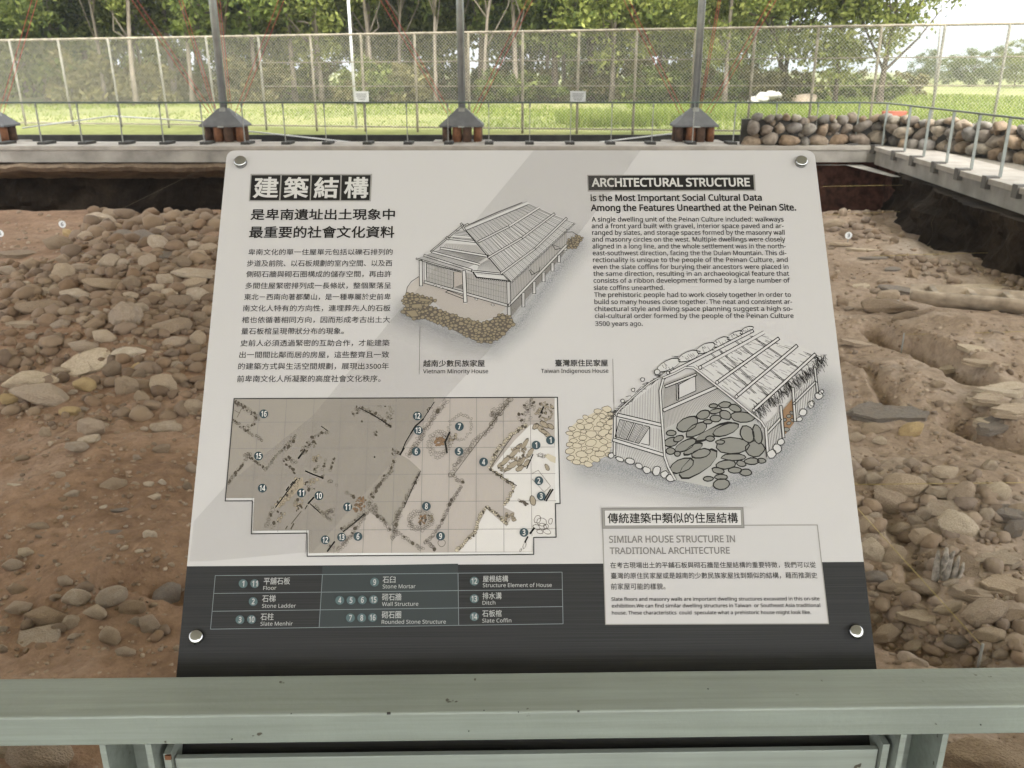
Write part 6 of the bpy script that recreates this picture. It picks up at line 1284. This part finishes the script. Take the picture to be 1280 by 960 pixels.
# number tags on thin stakes
for px, py, num, lb in ((228.5, 252.5, '8', 'white round number tag at the top of the left rubble heap'), (79.5, 280.5, '6', 'white round number tag near the left edge in front of the dark pit wall'), (2, 292, '5', 'white round number tag cut by the left picture edge'), (1059.5, 294.5, '3', 'white round number tag in the shade right of the upper part of the sign'), (1119, 379.5, '1', 'white round number tag beside the hollow log')):
    g = floor_at(px, py + 9); P = at_y(px, py, g.y - .02); k = depth(P) / F; h = P.z - g.z
    st = empty('number_tag', g, lb, 'tag', 'white number tags of the dig')
    b = MB(); b.tube([(0, 0, -.05), (0, 0, h)], .006, 6, M['galv']); b.build('stake', parent=st)
    n = 20; q = MB(); r_ = 4.4 * k; q.tube([(0, .004, h), (0, -.008, h)], r_, n, M['tag_face'], True, False); fc = q.build('disc', parent=st)
    vv, ff = glyph_fill([text_obj(num, True)], [.03])[0]; vv = [Vector((x, y, 0)) for x, y in vv]
    x0, x1, y0, y1 = min(v.x for v in vv), max(v.x for v in vv), min(v.y for v in vv), max(v.y for v in vv); sc = r_ * 1.1 / (y1 - y0)
    q = MB(); q.add([((v.x - (x0 + x1) / 2) * sc, -.0095, h + (v.y - (y0 + y1) / 2) * sc) for v in vv], ff, M['grey_cap']); q.build('number', parent=fc)
# survey strings
for pts, lb in ((((1028, 233), (1150, 231)), 'highest yellow string in the shade of the far right pit corner'), (((1030, 268.5), (1242, 259.5)), 'thin yellow string across the dark right pit wall, second from the top'), (((1090, 320), (1300, 314)), 'thin yellow string crossing the foot of the dark right pit wall'), (((1040, 606), (1300, 603)), 'yellow string stretched level across the right rubble heap'), (((1040, 600), (1130, 700), (1228, 808)), 'yellow string slanting down across the right rubble heap'), (((1130, 418), (1300, 414)), 'thin yellow string along the front of the hollow log'), (((150, 262), (250, 213)), 'faint pale string slanting across the dark left pit wall')):
    q = []
    for i, (x, y) in enumerate(pts):
        g = floor_at(x, y + (32 if y > 590 else 14)) if y > 300 else None
        q.append(at_y(x, y, g.y) if g is not None else at_y(x, y, 17.5 if x > 600 else 19.6))
    st = empty('survey_string', (q[0].x, q[0].y, fz(q[0].x, q[0].y)), lb, 'string'); inv = Matrix.Translation(st.location).inverted()
    b = MB(); b.tube(q, .0022 if q[0].y < 9 else .0035, 5, M['string'] if q[0].y < 19 else M['string_dim']); o = b.build('cord'); o.parent = st; o.matrix_parent_inverse = inv
    for P in (q[0], q[-1]) if q[0].y < 9 else ():
        zf = fz(P.x, P.y); b = MB(); b.tube([(P.x, P.y, zf - .05), (P.x, P.y, P.z + .015)], .007, 6, M['galv']); o = b.build('peg'); o.parent = st; o.matrix_parent_inverse = inv

# ------------------------------------------------------------------ trees beyond the fence
def crown_mesh(seed, rx, rz, z0, nclump, per, leaf, m, open_=.0):
    rs = np.random.RandomState(seed); V = []; Fs = []
    cen = []
    while len(cen) < nclump:
        p = rs.uniform(-1, 1, 3); d = np.linalg.norm(p)
        if d > 1 or d < .25: continue
        if noise.noise((p[0] * 1.7 + seed, p[1] * 1.7, p[2] * 1.7)) < -.12 + open_: continue
        cen.append(p * np.array([rx, rx, rz]) + np.array([0, 0, z0 + rz]))
    cen = np.array(cen); N = nclump * per
    c = np.repeat(cen, per, 0); cr_ = np.repeat(rs.uniform(.35, .85, nclump), per)[:, None] * rx * .3
    pos = c + rs.normal(0, 1, (N, 3)) * cr_ * np.array([.6, .6, .42])
    a = rs.normal(0, 1, (N, 3)); a /= np.linalg.norm(a, axis=1)[:, None]; bq = np.cross(a, rs.normal(0, 1, (N, 3))); bq /= np.linalg.norm(bq, axis=1)[:, None]
    s = rs.uniform(.6, 1.3, (N, 1)) * leaf
    V = np.stack([pos - a * s, pos + bq * s * .45, pos + a * s, pos - bq * s * .45], 1).reshape(-1, 3)
    F_ = np.arange(4 * N).reshape(-1, 4)
    me = bpy.data.meshes.new('crown'); me.from_pydata(V.tolist(), [], F_.tolist()); me.materials.append(m); me.update(); return me, cen
def trunk_mesh(seed, h, r, cen, m, fork=6):
    rn = random.Random(seed); b = MB(); pts = []; x = y = 0
    for i in range(8):
        t = i / 7; x += rn.uniform(-.22, .22); y += rn.uniform(-.2, .2); pts.append(Vector((x * t, y * t, h * t - .2)))
    b.tube(pts, [r * (1.35 if i == 0 else 1 - .75 * i / 7) for i in range(8)], 9, m)
    pick = rn.sample(range(len(cen)), min(fork, len(cen)))
    for j in pick:
        e = Vector(cen[j]); i = rn.randint(2, 6); s_ = pts[i]; mid = s_.lerp(e, .5) + Vector((rn.uniform(-.3, .3), rn.uniform(-.3, .3), -.3)); b.tube([s_, mid, e], [r * .42, r * .25, r * .06], 6, m)
    return b.mesh('trunk')
TP = []
for sd_, rx, rz, z0, ncl, per, leaf, lm, bm_, h, r_, op in ((1, 3.4, 4.6, 1.7, 95, 130, .135, 'leaf_a', 'bark_pale', 8, .13, 0), (2, 3.0, 4.2, 1.9, 85, 130, .13, 'leaf_b', 'bark', 8, .15, .05), (3, 3.8, 5.0, .9, 105, 130, .14, 'leaf_a', 'bark', 8.5, .12, .02), (4, 2.4, 4.6, 3.0, 70, 130, .125, 'leaf_a', 'bark_pale', 9, .11, .1), (5, 3.5, 4.2, .1, 100, 120, .14, 'leaf_b', 'bark', 7, .14, 0), (6, 4.2, 2.8, 3.2, 62, 110, .13, 'leaf_a', 'bark', 5.8, .17, .14), (7, 2.2, 3.4, 4.6, 46, 120, .14, 'leaf_c', 'bark_pale', 8.5, .10, .1)):
    cm, cen = crown_mesh(sd_, rx, rz, z0, ncl, per, leaf, M[lm], op); TP.append((cm, trunk_mesh(sd_ + 40, h, r_, cen, M[bm_], 10)))
TLAB = ['pale green leafy tree with a light trunk', 'dark green tree with a brown trunk', 'broad bright green tree', 'slender yellow green tree with a pale trunk', 'low dark bushy tree', 'spreading open tree with bare lower limbs', 'thin tall tree with a sparse high crown']
def tree(px, Y, k, sc, rz, where, hs_=1.0, lean=0.0):
    P = at_y(px, 140, Y); o = empty('tree', (P.x, Y, -.05), TLAB[k] + ' ' + where, 'tree', 'trees beyond the fence'); o.scale = (sc, sc, sc * hs_); o.rotation_euler = (0, lean, rz)
    for nm, me in (('trunk', TP[k][1]), ('crown', TP[k][0])): q = bpy.data.objects.new(nm, me); C.objects.link(q); q.parent = o
trn = random.Random(31)
front = [(-60, 38, 2), (8, 37, 4), (62, 41, 0), (118, 44, 1), (172, 36, 3), (222, 41, 0), (286, 38, 1), (338, 45, 2), (404, 40, 0), (466, 39, 3), (520, 45, 2), (602, 42, 1), (645, 38, 3), (694, 40, 1), (738, 43, 5), (764, 39, 0), (822, 46, 2), (905, 44, 0), (975, 46, 5), (1042, 44, 2), (1098, 43, 5)]
for i, (px, Y, k) in enumerate(front):
    tree(px, Y + (9 if px < 850 else 1), k, trn.uniform(1.0, 1.3) if px < 850 else .95, trn.uniform(0, 6.28), 'in the front row, ' + ('far left' if px < 100 else 'behind the left fence' if px < 400 else 'behind the middle fence' if px < 830 else 'behind the white rock' if px < 1000 else 'beside the open sky'), trn.uniform(1.0, 1.2))
for i in range(26):
    px = -40 + i * 34 + trn.uniform(-14, 14); tree(px, trn.uniform(46, 64), 6 if i % 3 else 3, trn.uniform(1.0, 1.35), trn.uniform(0, 6.28), 'among the thin trunks, ' + ('at the left' if px < 330 else 'behind the sign' if px < 800 else 'at the right'), trn.uniform(1.0, 1.2), trn.uniform(-.05, .05))
for i in range(22):
    px = -120 + i * 52 + trn.uniform(-14, 14); tree(px, trn.uniform(62, 84), trn.choice((0, 1, 2, 4, 4)), trn.uniform(1.2, 1.6), trn.uniform(0, 6.28), 'deep in the grove, ' + ('at the left' if px < 330 else 'behind the sign' if px < 800 else 'at the right'), trn.uniform(.95, 1.25))
for px, Y, k, sc in ((1205, 95, 4, .55), (1235, 105, 4, .62), (1262, 90, 2, .5), (1290, 98, 4, .7), (1180, 110, 4, .5), (1150, 100, 4, .55), (1325, 92, 2, .7)): tree(px, Y, k, sc, trn.uniform(0, 6.28), 'far across the field at the right edge', .8)
# brown understorey bushes under the trees
cmS, cS = crown_mesh(51, 1.5, 1.0, .05, 26, 80, .15, M['leaf_c']); cmT, cT = crown_mesh(52, 1.3, .8, .05, 22, 80, .15, M['leaf_b']); stS = trunk_mesh(71, .9, .05, cS, M['bark'], 10)
for i in range(64):
    px = -60 + i * 19.5 + trn.uniform(-10, 10); Y = trn.uniform(45, 60)
    if px > 1130: continue
    P = at_y(px, 140, Y); kk = i % 5 in (0, 2); o = empty('bush', (P.x, Y, -.05), ('green' if kk else 'brownish') + ' bush in the undergrowth below the trees ' + ('at the left' if px < 330 else 'behind the sign' if px < 830 else 'right of the middle'), 'bush', 'bushes under the trees'); s_ = trn.uniform(.55, 1.35) if px < 880 else trn.uniform(.5, 1.0); o.scale = (s_, s_, s_ * trn.uniform(.7, 1.2)); o.rotation_euler = (0, 0, trn.uniform(0, 6.28))
    for nm, me in (('foliage', cmT if kk else cmS), ('stem', stS)): q = bpy.data.objects.new(nm, me); C.objects.link(q); q.parent = o
# grass blades in the field: one object
gv = []; gf = []; gr = np.random.RandomState(8)
def blades(x0, x1, y0, y1, n, h0, h1, clump=0):
    X = gr.uniform(x0, x1, n); Y = gr.uniform(y0, y1, n)
    for x, y in zip(X, Y):
        if y < 23.9 + max(0, (9 - x)) * .19 + .3: continue
        h = gr.uniform(h0, h1); a = gr.uniform(0, 6.28); w_ = .035 * (y / 30); lx, ly = gr.normal(0, .35, 2) * h; i = len(gv)
        gv.extend([(x - w_ * math.cos(a), y - w_ * math.sin(a), -.05), (x + w_ * math.cos(a), y + w_ * math.sin(a), -.05), (x + lx, y + ly, h)]); gf.append((i, i + 1, i + 2))
blades(-25, 22, 24, 48, 16000, .03, .08); blades(-2, 22, 24, 48, 9000, .04, .12); blades(5, 30, 25, 60, 12000, .08, .28)
for px, Y, rr, n in ((770, 27.5, 1.3, 900), (800, 28.5, 1.6, 900), (835, 28, 1, 500), (735, 29, 1, 400), (990, 27, .8, 500), (1195, 28, .9, 700), (1060, 27, .8, 400), (900, 30, 1.5, 600), (950, 31, 1.6, 500)):
    P = at_y(px, 140, Y); blades(P.x - rr, P.x + rr, Y - .6, Y + .6, n, .15, .5)
me = bpy.data.meshes.new('grass'); me.from_pydata(gv, [], gf); me.materials.append(M['grass_blade']); me.update(); o = bpy.data.objects.new('grass', me); C.objects.link(o); tag(o, kind='stuff')
# far hill at right
def hill():
    V = []; Fs = []; nx, ny = 60, 10
    for j in range(ny + 1):
        for i in range(nx + 1):
            x = 300 + 1700 * i / nx; y = 1500 + 60 * j; prof = math.exp(-((x - 1450) / 520) ** 2) * 190 + 30 * math.exp(-((x - 800) / 200) ** 2) + 26 * noise.noise((x * .004, y * .003, 0)) + 9 * noise.noise((x * .015, y * .01, 0)); V.append((x, y, -3 + max(0, prof) * math.sin(math.pi * j / ny)))
    for j in range(ny):
        for i in range(nx): a = j * (nx + 1) + i; Fs.append((a, a + 1, a + nx + 2, a + nx + 1))
    me = bpy.data.meshes.new('hills'); me.from_pydata(V, [], Fs); me.polygons.foreach_set('use_smooth', [True] * len(Fs)); me.update(); o = bpy.data.objects.new('hills', me); C.objects.link(o); me.materials.append(plain('hill_forest', (.10, .14, .12), .95, var=.3, vscale=.02)); tag(o, kind='structure')
hill()

HAZE = .0007
# pale air between the viewer and the far hill
hz = MB(); hz.box((0, 1200, 150), (4600, 3000, 312)); ho = hz.build('haze'); hm = bpy.data.materials.new('haze'); hm.use_nodes = True; _t = hm.node_tree; _t.nodes.clear()
_v = _t.nodes.new('ShaderNodeVolumePrincipled'); _v.inputs['Color'].default_value = (.86, .91, .97, 1); _v.inputs['Density'].default_value = HAZE; _v.inputs['Anisotropy'].default_value = .2; _o = _t.nodes.new('ShaderNodeOutputMaterial'); _t.links.new(_v.outputs[0], _o.inputs['Volume']); ho.data.materials.append(hm); tag(ho, kind='stuff')

# ------------------------------------------------------------------ the shelter roof: white membrane on steel beams (above and behind the viewer)
def membrane():
    m = bpy.data.materials.new('membrane'); m.use_nodes = True; t = m.node_tree; t.nodes.clear()
    d = t.nodes.new('ShaderNodeBsdfDiffuse'); d.inputs[0].default_value = (.8, .79, .76, 1); tr = t.nodes.new('ShaderNodeBsdfTranslucent'); tr.inputs[0].default_value = (.80, .77, .72, 1); mx = t.nodes.new('ShaderNodeMixShader'); mx.inputs[0].default_value = MEMB; o = t.nodes.new('ShaderNodeOutputMaterial')
    t.links.new(d.outputs[0], mx.inputs[1]); t.links.new(tr.outputs[0], mx.inputs[2]); t.links.new(mx.outputs[0], o.inputs[0]); return m
MEMB = .05
roof = empty('shelter_roof', (-3, 4, ROOFZ), 'white membrane roof of the excavation shelter on dark steel beams', 'roof')
inv = Matrix.Translation(roof.location).inverted()
def rk(b, n): o = b.build(n); o.parent = roof; o.matrix_parent_inverse = inv
b = MB(); mm = membrane(); b.add([(-13, -12, ROOFZ + .3), (9.2, -12, ROOFZ + .3), (9.2, 21.4, ROOFZ + .3), (-13, 21.4, ROOFZ + .3)], [(0, 1, 2, 3)], mm); rk(b, 'membrane')
M['beam'] = plain('beam', (.12, .12, .115), .6)
b = MB(); b.box((-1.9, 21.2, ROOFZ + .1), (22, .16, .22), M['beam']); rk(b, 'eave_beam')
